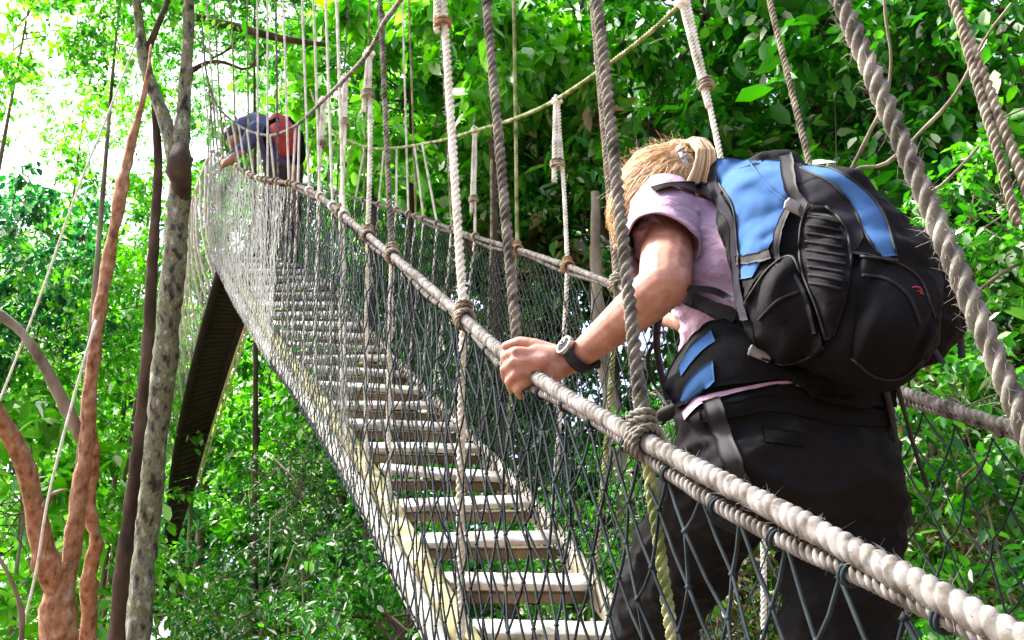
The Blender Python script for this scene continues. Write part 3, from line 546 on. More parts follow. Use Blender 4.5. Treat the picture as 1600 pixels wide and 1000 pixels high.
for s_, top in [(2.15, (540, 124)), (2.75, (505, 158)), (3.3, (468, 191)), (3.45, (462, 196)), (3.95, (422, 212)), (4.3, (402, 208)), (4.62, (386, 203)), (4.95, (373, 196)), (5.2, (362, 188))]:
    h = hanger('L', s_, top, s_ + .12, .0085, 'rope_white', long=False, knot=s_ < 5)
    if s_ < 3: splice('L', s_, top, (top[0] - 2, top[1] + 68), parent=h, w=.012)
for s_, top in [(5.5, (350, 178)), (5.75, (343, 168)), (6.0, (337, 160)), (6.2, (331, 140)), (6.35, (325, 120)), (6.5, (316, 100))]:
    hanger('L', s_, top, s_ - .05, .0085, 'rope_moss' if s_ % .5 else 'rope_white', 'rope_white', long=False, knot=False)
# right side, near to far
hanger('R', -.98, (1488, 0), -.9, .0115, 'rope_tan', fine=9, pitch=.052)
mb = MB(); bb = V_(st('R', -.98)); rope(mb, [above(bb, 1500, 30), above(bb, 1530, 140), above(bb, 1563, 250), above(bb, 1590, 350)], .0095, pitch=.045); mb.build('doubled_length', M['rope_tan'], bridge)
hanger('R', -.36, (1200, 0), -.2, .0085, 'rope_tan', fine=8)
h = hanger('R', .03, (1072, 0), .2, .009, 'rope_white'); splice('R', .03, (1066, 4), (1103, 133), parent=h, w=.012)
h = hanger('R', 1.33, (870, 158), 1.5, .0095, 'rope_white', long=False, lowr=.010, kcol='rope_brown'); splice('R', 1.33, (870, 158), (871, 257), parent=h, w=.015)
hanger('R', .90, (923, 0), 1.1, .012, 'rope_tan', 'rope_moss', kcol='rope_tan')
hanger('R', 1.87, (801, 0), 2.0, .0095, 'rope_moss', kcol='rope_brown')
hanger('R', 2.43, (742, 204), 2.7, .009, 'rope_white', long=False)
splice('R', 2.43, (742, 204), (740, 312), w=.012)
hanger('R', 2.2, (768, 250), 2.3, .008, 'rope_tan', long=False, knot=False)
for s_, top, m in [(2.8, (690, 0), 'rope_moss'), (3.45, (639, 0), 'rope_moss'), (3.6, (629, 0), 'rope_white'), (4.6, (578, 0), 'rope_moss'), (5.3, (545, 0), 'rope_dark')]:
    hanger('R', s_, top, s_ + .2, .0085, m, 'rope_white')
for s_, top in [(3.05, (660, 226)), (3.3, (648, 228)), (3.85, (620, 231)), (4.25, (600, 232)), (4.8, (570, 230)), (5.15, (552, 223)), (5.6, (528, 210)), (6.0, (515, 200)), (6.35, (500, 182))]:
    hanger('R', s_, top, s_ + .15, .0085, 'rope_white' if s_ < 5 else 'rope_moss', 'rope_white', long=False, knot=s_ < 4.5)
def fuzz(P, r, n_, L_, seed):
    "loose fibres standing off a worn rope"
    r_ = np.random.default_rng(seed); Q = crom(P, .01); T, N, B = frames(Q); mb = MB()
    for _ in range(n_):
        i = r_.integers(0, len(Q)); a = r_.uniform(0, 6.28); d = N[i] * math.cos(a) + B[i] * math.sin(a); p = Q[i] + d * r * .85; l_ = L_ * r_.uniform(.3, 1.2); t_ = T[i] * r_.choice([-1, 1])
        tube(mb, [p, p + (d * .5 + t_ * .8) * l_ * .5, p + (d * .7 + t_ * .9 + r_.normal(size=3) * .4) * l_], [.0003, .00025, .0001], n=3, caps=False, resample=False)
    return mb
for kk, n_ in (('L', 1300), ('R', 300)):
    tag(fuzz(run(kk, -1.9, 1.2), .0132, n_, .011, 3).build('loose_fibres', M['rope_grey'], bridge), kind='stuff')
for kk, s_, tp, r_, n_, m in (('L', -1.62, (1310, 0), .0092, 500, 'rope_dark'), ('L', -.9, (930, 0), .0105, 500, 'rope_dark'), ('L', .09, (690, 0), .0115, 500, 'rope_white'), ('L', -.36, (757, 0), .0115, 500, 'rope_dark')):
    b_ = V_(st(kk, s_)); tag(fuzz([b_, above(b_, *tp)], r_, n_, .010, int(r_ * 9999)).build('loose_fibres', M[m], bridge), kind='stuff')
for k in 'LR':
    q = sorted(TOPS[k], key=lambda v: v.y); q = [extend(q[1], q[0], .8)] + q + [extend(q[-2], q[-1], 2.5)]
    mb = MB(); tube(mb, q, .016, n=8, step=.15); mb.build('overhead_cable', M['rope_dark'], bridge)

# ---------------------------------------------------------------- second span, seen from below
D2L = [(350, 398, 7.5), (338, 440, 8.0), (318, 510, 8.8), (300, 580, 9.8), (283, 660, 11), (268, 750, 12.5), (257, 866, 14.4)]
D2R = [(428, 398, 7.7), (391, 455, 8.2), (376, 510, 8.9), (357, 570, 9.8), (335, 640, 11), (305, 740, 12.6), (268, 862, 14.6)]
H2L = [(330, 236, 7.86), (314, 275, 8.1), (299, 325, 8.5), (288, 400, 9.3), (281, 480, 10.3), (270, 590, 11.8), (256, 730, 14.0)]
H2R = [(450, 284, 8.3), (412, 310, 8.6), (388, 370, 9.2), (368, 430, 10.1), (345, 500, 11.3), (315, 600, 12.9), (285, 740, 14.6)]
span = empty('rope_bridge', tuple(at(*D2L[0])), 'farther rope bridge span seen from its dark underside, dropping away behind the grey trunk', 'rope bridge')
def C2(L, t): u = t * (len(L) - 1); P = [np.array(at(*p)) for p in L]; i = min(int(u), len(L) - 2); f = u - i; return P[i] * (1 - f) + P[i + 1] * f
for i in range(62):
    t = (i + .5) / 62; a, b = C2(D2L, t), C2(D2R, t); al = C2(D2L, min(1, t + .01)) - C2(D2L, t - .008); nr = np.cross(b - a, al); nr /= np.linalg.norm(nr); nr *= np.sign(nr[2])
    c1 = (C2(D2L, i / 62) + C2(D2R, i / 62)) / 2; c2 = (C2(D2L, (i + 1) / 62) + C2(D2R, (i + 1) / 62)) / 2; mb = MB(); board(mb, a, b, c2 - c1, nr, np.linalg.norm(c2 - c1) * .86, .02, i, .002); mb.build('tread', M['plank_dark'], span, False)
for L in (D2L, D2R):
    mb = MB(); tube(mb, [at(*p) + Vector((0, 0, -.03)) for p in L], .035, n=8, step=.15); mb.build('stringer', M['plank_dark'], span)
for L, m in ((H2L, 'rope_white'), (H2R, 'rope_grey')):
    mb = MB(); rope(mb, [at(*p) for p in L], .018, pitch=.08, fine=4, n=8); mb.build('handrail', M[m], span)
mb = MB(); 
for dx in (0, 7): tube(mb, [at(x + dx * k, y, d) for x, y, d, k in ((399, 468, 8.2, .2), (384, 508, 8.7, .6), (366, 560, 9.4, 1), (346, 622, 10.4, 1), (325, 690, 11.5, .8), (308, 750, 12.6, .5))], .013, n=6)
mb.build('edge_rope', M['rope_white'], span)
for j, (ta, tb) in enumerate([(0.02, .0), (.10, .02), (.19, .05), (.27, .10), (.30, .14), (.34, .19), (.40, .26), (.46, .31), (.52, .37), (.58, .43), (.64, .5), (.72, .58), (.8, .68)]):
    a = Vector(C2(H2L, max(0, ta - .02))); b = Vector(C2(D2L, tb + .12)); mb = MB(); tube(mb, [a, (a + b) / 2 + Vector((-.05, 0, -.03)), b], .012, n=6, step=.1); mb.build('hanger_rope', M['rope_white'], span)
    a2 = Vector(C2(H2R, tb + .1)); b2 = Vector(C2(D2R, tb + .12)); mb = MB(); tube(mb, [a2, b2], .011, n=6, step=.2); mb.build('hanger_rope', M['rope_white'], span)
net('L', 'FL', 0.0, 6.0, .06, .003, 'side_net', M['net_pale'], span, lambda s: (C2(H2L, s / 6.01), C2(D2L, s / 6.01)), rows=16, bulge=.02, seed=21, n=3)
net('L', 'FL', 0.3, 6.0, .07, .003, 'side_net', M['net_far'], span, lambda s: (C2(H2R, s / 6.01), C2(D2R, s / 6.01)), rows=14, bulge=.02, seed=22, n=3)

# ---------------------------------------------------------------- people and packs
M['skin'] = mat('fair sunlit skin', [(.32, (.26, .11, .07)), (.45, (.33, .16, .108)), (.55, (.38, .20, .145)), (.7, (.29, .125, .085))], 26, .55, 10, bump=.5, bscale=120, spec=.35)
M['skin'].node_tree.nodes['Principled BSDF'].inputs['Subsurface Weight'].default_value = .12
M['skin'].node_tree.nodes['Principled BSDF'].inputs['Subsurface Radius'].default_value = (.01, .004, .002)
M['shirt'] = mat('lilac cotton', [(.3, (.31, .20, .28)), (.7, (.38, .26, .35))], 5, .85, 4, bump=.45, bscale=9, bd=.05, stretch=(1, 1, 1.6))
M['trouser'] = mat('black walking trousers', [(.3, (.0028, .0027, .0032)), (.7, (.0068, .0064, .0075))], 6, .85, 5, bump=.4, bscale=60, spec=.15)
M['pack_black'] = mat('black pack nylon', [(.3, (.0018, .0018, .0025)), (.7, (.005, .005, .0065))], 8, .85, 8, bump=.8, bscale=26, spec=.14)
M['pack_grey'] = mat('charcoal pack fabric', [(.3, (.010, .010, .015)), (.7, (.022, .021, .029))], 8, .85, 5, bump=.6, bscale=50, spec=.12)
M['pack_blue'] = mat('sky blue pack fabric', [(.3, (.030, .085, .21)), (.7, (.05, .125, .28))], 5, .9, 4, bump=.4, bscale=60, spec=.1)
M['webbing'] = mat('black webbing', [(.3, (.002, .002, .003)), (.7, (.008, .008, .010))], 30, .75, 3, bump=.3, bscale=500)
M['buckle'] = mat('grey plastic buckle', [(.3, (.18, .18, .19)), (.7, (.32, .32, .34))], 30, .35, 2, spec=.6)
M['metal'] = mat('brushed watch steel', [(.3, (.35, .35, .36)), (.7, (.5, .5, .52))], 40, .3, 2, metal=.8)
M['red'] = mat('red fabric', [(.3, (.22, .012, .016)), (.7, (.38, .03, .04))], 6, .7)
M['navy'] = mat('navy shirt', [(.3, (.03, .04, .12)), (.7, (.07, .08, .20))], 6, .8)
M['khaki'] = mat('dark trousers cloth', [(.3, (.015, .013, .012)), (.7, (.04, .035, .03))], 6, .8)
def hairmat():
    m = leafmat('blonde hair', [(0, (.30, .15, .055)), (.25, (.50, .31, .14)), (.55, (.66, .45, .22)), (.85, (.78, .60, .36)), (1, (.88, .76, .55))], .12, .5); return m
M['hair'] = hairmat()

def caps(mb, p1, r1, p2, r2, n=14, flat=None):
    "tapered capsule; flat=(vector, k) squeezes it by k along a direction"
    a, b = np.array(tuple(p1), float), np.array(tuple(p2), float); d = b - a; L = np.linalg.norm(d); d = d / (L + 1e-9) if L > 1e-6 else np.array([0, 0, 1.])
    u = np.cross(d, [.3, .5, .81]); u /= np.linalg.norm(u); v = np.cross(d, u); rings = []
    for t in np.linspace(-np.pi / 2, 0, 5): rings.append((a + d * r1 * math.sin(t), max(r1 * math.cos(t), 1e-4)))
    for t in np.linspace(0, np.pi / 2, 5): rings.append((b + d * r2 * math.sin(t), max(r2 * math.cos(t), 1e-4)))
    ang = np.linspace(0, 2 * np.pi, n, endpoint=False)
    V = np.array([c + (u * np.cos(ang)[:, None] + v * np.sin(ang)[:, None]) * r for c, r in rings])
    if flat is not None:
        fv = np.array(tuple(flat[0]), float); fv /= np.linalg.norm(fv); mid = (a + b) / 2; V = V - ((V - mid) @ fv)[..., None] * fv * (1 - flat[1])
    mb.add(V, grid_faces(len(rings), n)); mb.f.append(np.array([list(range(n))[::-1]]) + mb.n - len(rings) * n); mb.f.append(np.array([list(range(n))]) + mb.n - n)
def chain(mb, pts, **k):
    for (p, r), (q, s) in zip(pts[:-1], pts[1:]): caps(mb, p, r, q, s, **k)
def blob(name, mb, voxel, smooth, m, parent, wr=None):
    "fuse the overlapping volumes of mb into one continuous skin"
    me = mb.mesh(); o = bpy.data.objects.new('tmp', me); scene.collection.objects.link(o)
    a = o.modifiers.new('r', 'REMESH'); a.mode = 'VOXEL'; a.voxel_size = voxel; a.use_smooth_shade = True
    b = o.modifiers.new('s', 'SMOOTH'); b.iterations = smooth; b.factor = .5
    dg = bpy.context.evaluated_depsgraph_get(); me2 = bpy.data.meshes.new_from_object(o.evaluated_get(dg)); bpy.data.objects.remove(o)
    if wr:
        n = len(me2.vertices); co = np.zeros(n * 3); no = np.zeros(n * 3); me2.vertices.foreach_get('co', co); me2.vertices.foreach_get('normal', no)
        co = co.reshape(-1, 3); no = no.reshape(-1, 3); co += no * np.array([wr(Vector(c)) for c in co])[:, None]; me2.vertices.foreach_set('co', co.ravel()); me2.update()
    me2.materials.clear(); me2.polygons.foreach_set("use_smooth", np.ones(len(me2.polygons), bool))
    o = link(name, me2, m, parent)
    return o
def bvh(objs):
    V = []; P = []
    for o in objs:
        b = len(V); w = Vector((0, 0, 0)); q = o
        while q is not None: w += q.location; q = q.parent
        V += [v.co + w for v in o.data.vertices]; P += [[i + b for i in p.vertices] for p in o.data.polygons]
    return BVHTree.FromPolygons(V, P)
def pxline(pts, n):
    P = np.array(pts, float); 
    if len(P) > 2: Q = crom(np.c_[P, np.zeros(len(P))], 2.0)[:, :2]
    else: Q = P
    L = np.r_[0, np.cumsum(np.linalg.norm(np.diff(Q, axis=0), axis=1))]; t = np.linspace(0, L[-1], n); return np.c_[np.interp(t, L, Q[:, 0]), np.interp(t, L, Q[:, 1])]
def patch(name, tree_, A, B, m, parent, n=26, k=12, off=.003, th=.004, relief=None, drange=None, puff=0):
    "a sewn-on panel or strap lying on the surface: real thickness, follows the body below"
    a, b = pxline(A, n), pxline(B, n); top = []; last = None; fb = drange or 1.5
    G = np.zeros((n, k, 3)); hitm = np.zeros((n, k), bool); D = np.zeros((n, k)); NN = np.zeros((n, k, 3))
    for i in range(n):
        for j in range(k):
            t = j / (k - 1); px, py = a[i] * (1 - t) + b[i] * t; r_ = at(px, py, 1.0); h = tree_.ray_cast(Vector((0, 0, 0)), r_.normalized(), 10)
            if h[0] is not None: D[i, j] = h[0].dot(F_); NN[i, j] = h[1]; hitm[i, j] = True
    if hitm.any():
        ii, jj = np.nonzero(hitm)
        for i in range(n):
            for j in range(k):
                if not hitm[i, j]: q = np.argmin((ii - i) ** 2 + (jj - j) ** 2); D[i, j] = D[ii[q], jj[q]]; NN[i, j] = NN[ii[q], jj[q]]
    else: D[:] = fb; NN[:] = tuple(-F_)
    for _ in range(3):
        P_ = np.pad(D, 1, mode='edge'); D = (P_[:-2, 1:-1] + P_[2:, 1:-1] + P_[1:-1, :-2] + P_[1:-1, 2:] + 2 * D) / 6
    for i in range(n):
        for j in range(k):
            t = j / (k - 1); px, py = a[i] * (1 - t) + b[i] * t; p = at(px, py, D[i, j]); nn = Vector(NN[i, j]); 
            if nn.dot(p) > 0: nn = -nn
            q = off + th + puff * math.sin(math.pi * t) * math.sin(math.pi * i / (n - 1)) + (relief(i / (n - 1), t) if relief else 0)
            G[i, j] = tuple(p + (nn * .4 - p.normalized() * .6) * q)
    back = G + (G / np.linalg.norm(G, axis=2)[..., None]) * (th + off + .006)
    mb = MB(); mb.add(G, grid_faces(n, k, False)[:, ::-1]); mb.add(back, grid_faces(n, k, False))
    idx = [(i, 0) for i in range(n)] + [(n - 1, j) for j in range(1, k)] + [(i, k - 1) for i in range(n - 2, -1, -1)] + [(0, j) for j in range(k - 2, 0, -1)]
    L = [i * k + j for i, j in idx]; F = [[L[q], L[(q + 1) % len(L)], L[(q + 1) % len(L)] + n * k, L[q] + n * k] for q in range(len(L))]; mb.f.append(np.array(F))
    return mb.build(name, m, parent)
def strap(name, tr, line, w, m, parent, **k):
    L = np.array(line, float); T = np.gradient(L, axis=0); T /= np.linalg.norm(T, axis=1)[:, None]; N = np.c_[-T[:, 1], T[:, 0]] * w / 2
    return patch(name, tr, (L - N).tolist(), (L + N).tolist(), m, parent, k=5, **k)

# ---- the near walker
# joints
hipc = at(1232, 705, 1.53); waist = at(1215, 610, 1.58); chest = at(1180, 460, 1.70); neckb = at(1120, 330, 1.84); head = at(1050, 299, 1.93)
lat = V_(st('R', -.7) - st('L', -.7)); lat.z = 0; lat.normalize(); fwd = Vector((-lat.y, lat.x, 0))
shL = at(1040, 352, 1.76); shR = at(1195, 350, 2.0); elb = at(1040, 442, 1.56); wri = at(896, 563, 1.665)
hL, hR = hipc - lat * .085, hipc + lat * .085
kneeL, ankL = at(1032, 935, 1.76), at(985, 1130, 1.98); kneeR, ankR = at(1308, 1090, 1.47), at(1265, 1500, 1.47)
person = empty('person', tuple((ankL + ankR) / 2 - Vector((0, 0, .09))), 'blonde woman in lilac T-shirt and black trousers leaning forward, gripping the left handrail', 'person')
mb = MB()
# torso core, neck, head
chain(mb, [(hipc, .085), (waist, .08), (chest, .09), (neckb, .06)])
caps(mb, chest - lat * .05, .09, chest + lat * .05, .09); caps(mb, hL, .07, hR, .07)
caps(mb, neckb, .052, head + Vector((.02, 0, -.02)), .05); caps(mb, shL, .045, neckb, .05); caps(mb, neckb, .05, shR, .045)
hd = (at(990, 372, 1.95) - at(1085, 250, 1.93)).normalized()                # where the crown-to-chin line points: down and away
caps(mb, head - hd * .015, .088, head + hd * .045, .074)
face = (hd * .55 + fwd * .8 + Vector((-.25, 0, -.1))).normalized()
caps(mb, head + hd * .07 + face * .03, .05, head + hd * .10 + face * .035, .03)      # jaw and chin
caps(mb, head + hd * .035 + face * .085, .010, head + hd * .055 + face * .105, .013)  # nose
for s_ in (-1, 1): caps(mb, head + hd * .02 + face * .075 + lat * .03 * s_, .014, head + hd * .02 + face * .077 + lat * .034 * s_, .013)   # brows and eyes
caps(mb, head + hd * .088 + face * .068 - lat * .015, .010, head + hd * .088 + face * .068 + lat * .015, .010)    # mouth
ear = at(992, 316, 1.865); caps(mb, ear + Vector((0, 0, .012)), .012, ear - Vector((0, 0, .016)), .009); caps(mb, ear, .012, head + hd * .03, .05)
# left arm: shoulder, elbow bent towards the lens, forearm reaching to the rail
chain(mb, [(shL, .050), (at(1042, 395, 1.655), .047), (at(1040, 425, 1.585), .045), (elb, .043)])
caps(mb, at(1056, 440, 1.545), .026, at(1050, 452, 1.55), .026)
chain(mb, [(elb, .041), (at(1012, 467, 1.57), .041), (at(985, 490, 1.595), .0375), (at(950, 519, 1.62), .0315), (at(915, 548, 1.655), .0255), (wri, .0235)])
# right arm, forward along the other side
elR = at(1120, 470, 2.05); haR = at(1040, 492, 2.33) 
chain(mb, [(shR, .048), (elR, .04), (at(1075, 500, 2.2), .033), (haR, .026), (V_(st('R', .42)), .03)])
# left hand: palm, four unequal bent fingers over the rail, thumb along its top
palm = at(858, 567, 1.68); flatv = (F_ * .8 + U_ * .3)
caps(mb, wri, .0235, at(872, 569, 1.675), .0255); caps(mb, at(868, 560, 1.67), .024, at(838, 552, 1.675), .017); caps(mb, at(868, 574, 1.67), .025, at(836, 574, 1.672), .018)
caps(mb, at(862, 584, 1.67), .019, at(834, 590, 1.675), .013); caps(mb, at(850, 566, 1.66), .018, at(836, 563, 1.665), .016)
FIN = [ # knuckle, middle joint, last joint, tip
 [(830, 552, 1.668, .0112), (806, 549, 1.672, .0100), (790, 556, 1.70, .0090), (787, 571, 1.725, .0080)],
 [(828, 566, 1.663, .0115), (801, 567, 1.665, .0102), (788, 577, 1.695, .0090), (790, 592, 1.72, .0080)],
 [(829, 580, 1.665, .0110), (806, 585, 1.664, .0098), (795, 596, 1.69, .0088), (799, 609, 1.715, .0078)],
 [(833, 592, 1.670, .0098), (816, 600, 1.668, .0088), (808, 609, 1.69, .0080), (813, 620, 1.71, .0070)]]
for q in FIN: chain(mb, [(at(*a[:3]), a[3]) for a in q], n=10)
chain(mb, [(at(866, 552, 1.695), .017), (at(836, 539, 1.705), .0125), (at(812, 534, 1.715), .0105), (at(790, 541, 1.73), .0088)], n=10)
# legs inside the trousers
chain(mb, [(hL, .075), (kneeL, .05), (ankL, .036), (ankL + fwd * .15 - Vector((0, 0, .05)), .03)]); chain(mb, [(hR, .075), (kneeR, .05), (ankR, .036), (ankR + fwd * .15 - Vector((0, 0, .05)), .03)])
blob('body', mb, .0036, 3, M['skin'], person)
# hair
clip = at(1072, 243, 1.87)
mb = MB(); caps(mb, head - hd * .02, .090, head + hd * .02, .086); caps(mb, head + hd * .03, .084, head + hd * .075 - R_ * .012, .060)
caps(mb, at(1072, 246, 1.9), .035, at(1090, 240, 1.9), .035); caps(mb, at(1092, 238, 1.9), .032, at(1098, 282, 1.87), .030)
hair = blob('hair', mb, .006, 4, M['hair'], person, lambda c: .004 * noise.noise(c * 60))
hmb = MB(); rr = np.random.default_rng(5)
def slerp(a, b, t): 
    om = math.acos(max(-1, min(1, a.dot(b)))); return (a * math.sin((1 - t) * om) + b * math.sin(t * om)) / (math.sin(om) + 1e-6)
c0 = head + hd * .012; cd = (clip - c0).normalized()
for i in range(5200):      # pulled back from the hairline to the clip
    v = Vector(rr.normal(size=3)); v = (v.normalized() + hd * .75).normalized()
    if v.dot(cd) > .75: continue
    j = Vector(rr.normal(size=3)) * .16; e = (cd + j).normalized(); P = []; lift = 1 + abs(rr.normal()) * .035
    R1 = rr.uniform(.092, .103)
    for t in np.linspace(0, 1, 9):
        dv = slerp(v, e, t); wv = noise.noise(dv * 3 + Vector((0, 0, 5))) * .16 + noise.noise(dv * 5 + v * 9) * .10; ext = 1 + .38 * max(0, dv.dot(hd)) ** 2
        P.append(c0 + dv * R1 * ext * (1 + (lift - 1) * math.sin(math.pi * t)) + Vector((wv, -wv, wv)) * .05)
    tube(hmb, P, [.0005, .0006, .0004], n=3, caps=False, resample=False)
for i in range(1700):       # the tail above and behind the clip
    a = rr.uniform(-1, 1); b = rr.uniform(-1, 1); s0 = clip + R_ * .02 * a + F_ * .015 * b + U_ * .005
    P = [s0, at(1078 + 14 * a, 226 + 6 * b, 1.88), at(1092 + 16 * a, 219 + 8 * abs(a) + 5 * b, 1.87 + .02 * b), at(1103 + 15 * a, 240 + 7 * b, 1.85 + .02 * b), at(1101 + 19 * a, 268 + 6 * b, 1.83 + .02 * b), at(1094 + 24 * a, 296 + 10 * b, 1.82 + .02 * b)]
    tube(hmb, P, [.0005, .0007, .0006, .0003], n=3, caps=False, step=.02)
for i in range(420):       # loose ends hanging forward beside the face, and flyaways
    a = rr.uniform(0, 1); x0 = 992 + 26 * a; y0 = 318 - 14 * a
    P = [at(x0 + 14, y0 - 26, 1.87), at(x0, y0, 1.86), at(x0 - 6 + rr.normal() * 3, y0 + 40, 1.87), at(x0 - 2 + rr.normal() * 5, y0 + rr.uniform(55, 85), 1.89)]
    tube(hmb, P, [.0007, .0009, .0003], n=3, caps=False, step=.02)
for i in range(260):
    v = (Vector(rr.normal(size=3)).normalized() + U_ * .6 - R_ * .3).normalized(); P = [c0 + v * .1, c0 + v * .112 + Vector(rr.normal(size=3)) * .006 - R_ * .006, c0 + v * .116 + Vector(rr.normal(size=3)) * .012 - R_ * .012]
    tube(hmb, P, [.0004, .0002], n=3, caps=False, step=.02)
so_ = hmb.build('strands', M['hair'], hair); so_["kind"] = 'stuff'
mb = MB()
for k in range(5): q = at(1060 + k * 5.5, 236 + k * 7 + 3 * (k % 2), 1.835); caps(mb, q, .0045, q + R_ * .010 + U_ * .006, .004)
mb2 = blob('hair_clip', mb, .003, 1, M['buckle'], person); mb2["label"] = 'patterned grey hair clip'
mb = MB(); tube(mb, [at(1060, 232, 1.86), at(1070, 252, 1.835), at(1080, 272, 1.84), at(1086, 296, 1.86)], .006, n=6); mb.build('hair_band', M['metal'], person)
# trousers
def ridge(p): return 1 - 2.2 * abs(noise.noise(p))
def tw(c): return .010 * max(0, ridge(Vector((c.x * 7 + c.z * 6, c.y * 7, c.z * 17)))) ** 2.5 + .005 * max(0, ridge(Vector((c.x * 14 - c.z * 12, c.y * 12, c.z * 34)))) ** 2 - .006 + .008 * noise.noise(c * 9) + .009 * noise.noise(Vector((c.x * 8, c.y * 8, c.z * 26))) + .0018 * noise.noise(c * 40)
mb = MB(); caps(mb, hL + Vector((0, 0, .03)), .108, hR + Vector((0, 0, .03)), .108); caps(mb, hL + Vector((0, 0, .09)) - fwd * .01, .100, hR + Vector((0, 0, .09)) - fwd * .01, .098)
caps(mb, hL - fwd * .03 - Vector((0, 0, .05)), .096, hR - fwd * .03 - lat * .02 - Vector((0, 0, .05)), .094)
chain(mb, [(hL, .108), (at(1098, 820, 1.62), .095), (kneeL, .083), (at(1010, 1030, 1.87), .078), (ankL + Vector((0, 0, .03)), .066)])
chain(mb, [(hR, .106), (at(1318, 880, 1.50), .098), (kneeR, .086), (at(1290, 1290, 1.47), .082), (ankR + Vector((0, 0, .02)), .07)])
trousers = blob('trousers', mb, .007, 4, M['trouser'], person, tw)
# shoes
for a in (ankL, ankR):
    mb = MB(); caps(mb, a - Vector((0, 0, .055)) - fwd * .05, .036, a - Vector((0, 0, .060)) + fwd * .13, .034); caps(mb, a - Vector((0, 0, .02)), .042, a - Vector((0, 0, .05)) + fwd * .05, .038); blob('shoe', mb, .006, 3, M['pack_grey'], person)
# shirt
def sw(c):
    q = c - chest; u = q.dot(R_); v = q.dot(U_)
    w = q.dot(F_); fade = .35 + .65 * min(1, max(0, .5 + 1.6 * noise.noise(q * 5)))
    r1 = max(0, ridge(Vector((u * 9 - v * 6, v * 30 + u * 20, w * 8)))) ** 2.5; r2 = max(0, ridge(Vector((u * 22 + 4, v * 62 + u * 34, w * 18)))) ** 2
    return fade * (.013 * r1 + .005 * r2) + .004 * noise.noise(c * 12) - .004
mb = MB(); chain(mb, [(waist + (hipc - waist) * .12, .108), (waist, .118), (at(1185, 540, 1.64), .130), (chest, .125)], flat=None)
caps(mb, waist - lat * .045, .105, waist + lat * .01, .098)
caps(mb, at(1108, 520, 1.68), .055, at(1098, 585, 1.64), .042)                   # loose front hanging from the belly
caps(mb, chest - lat * .04, .118, chest + lat * .05, .118); caps(mb, chest - lat * .045, .105, at(1092, 400, 1.76), .080)
chain(mb, [(chest, .11), (at(1150, 400, 1.78), .10), (neckb + Vector((0, 0, -.02)), .062)])
caps(mb, shL + U_ * -.004, .062, at(1110, 345, 1.84), .060); caps(mb, neckb, .06, shR, .062); caps(mb, shR, .062, shR + (elR - shR) * .5, .058)
caps(mb, shL, .0655, at(1038, 372, 1.72), .062)                                   # sleeve crown
caps(mb, at(1000, 395, 1.83), .042, at(1050, 440, 1.76), .055)                    # chest front below the arm
shirt = blob('shirt', mb, .0055, 3, M['shirt'], person, sw)
# open sleeve: flared cuff with a turned hem
def cuff():
    fold = lambda p: .004 * ridge(Vector((p.x * 12, p.y * 12, p.z * 30))) + .004 * noise.noise(p * 25)
    ax0, ax1 = at(1037, 352, 1.74), at(1032, 392, 1.635); d = (ax1 - ax0).normalized(); u = d.cross(F_).normalized(); v = d.cross(u); V = []; n = 64; RR = []
    prof = [(-.9, .060), (-.65, .063), (-.4, .0655), (-.15, .066), (.1, .0665), (.3, .066), (.5, .0655), (.68, .065), (.83, .0645), (.87, .0665), (.97, .0670), (1.0, .0655), (.97, .0625), (.5, .060), (0, .058)]
    for t, r0 in prof:
        for k in range(n):
            a = 2 * math.pi * k / n; w = 1 + .02 * math.sin(a * 3 + 1) + .012 * math.sin(a * 7 + t * 3)
            p = ax0.lerp(ax1, t) + (u * math.cos(a) + v * math.sin(a)) * r0 * w + d * .006 * math.sin(a * 2); V.append(tuple(p + (u * math.cos(a) + v * math.sin(a)) * fold(p)))
    mb = MB(); mb.add(V, grid_faces(len(prof), n)); return mb.build('sleeve', M['shirt'], person)
sleeve = cuff()
# wrist watch, worn
wt = empty('wristwatch', tuple(at(893, 558, 1.66)), None, None); wt.parent = person; wt.location = at(893, 558, 1.66) - person.location
wd = (elb - wri).normalized(); wc = at(904, 556, 1.66)
mb = MB(); u = wd.cross(U_).normalized(); v = wd.cross(u)
ringV = []; 
for (h_, r0) in ((-.011, .0285), (-.010, .0315), (.010, .0325), (.011, .0295)):
    for k in range(28): a = 2 * math.pi * k / 28; ringV.append(tuple(wc + wd * h_ + (u * math.cos(a) + v * math.sin(a)) * r0))
mb.add(ringV, grid_faces(4, 28)); mb.build('strap', M['webbing'], wt)
fn = (U_ * .75 - R_ * .5 - F_ * .5).normalized(); fn = (fn - wd * fn.dot(wd)).normalized(); cc_ = wc + fn * .0335; mb = MB(); a1 = wd; a2 = fn.cross(wd); V = []
for (h_, r0) in ((-.006, .015), (-.006, .0185), (.002, .0190), (.0045, .0175), (.0045, .0155), (.0035, .0148), (.0035, .0001)):
    for k in range(24): a = 2 * math.pi * k / 24; V.append(tuple(cc_ + fn * h_ + (a1 * math.cos(a) + a2 * math.sin(a)) * r0))
mb.add(V, grid_faces(7, 24)); mb.build('watch_case', M['metal'], wt)
V = [tuple(cc_ + fn * .0042 + (a1 * math.cos(a) + a2 * math.sin(a)) * r0) for r0 in (.0001, .0135) for a in np.linspace(0, 2 * np.pi, 24, endpoint=False)]; mb = MB(); mb.add(V, grid_faces(2, 24)); mb.build('dial', M['pack_grey'], wt)
for an, l_ in ((.6, .010), (2.4, .007)): mb = MB(); tube(mb, [cc_ + fn * .0055, cc_ + fn * .0055 + (a1 * math.cos(an) + a2 * math.sin(an)) * l_], .0007, n=5, step=.004); mb.build('watch_hand', M['metal'], wt)
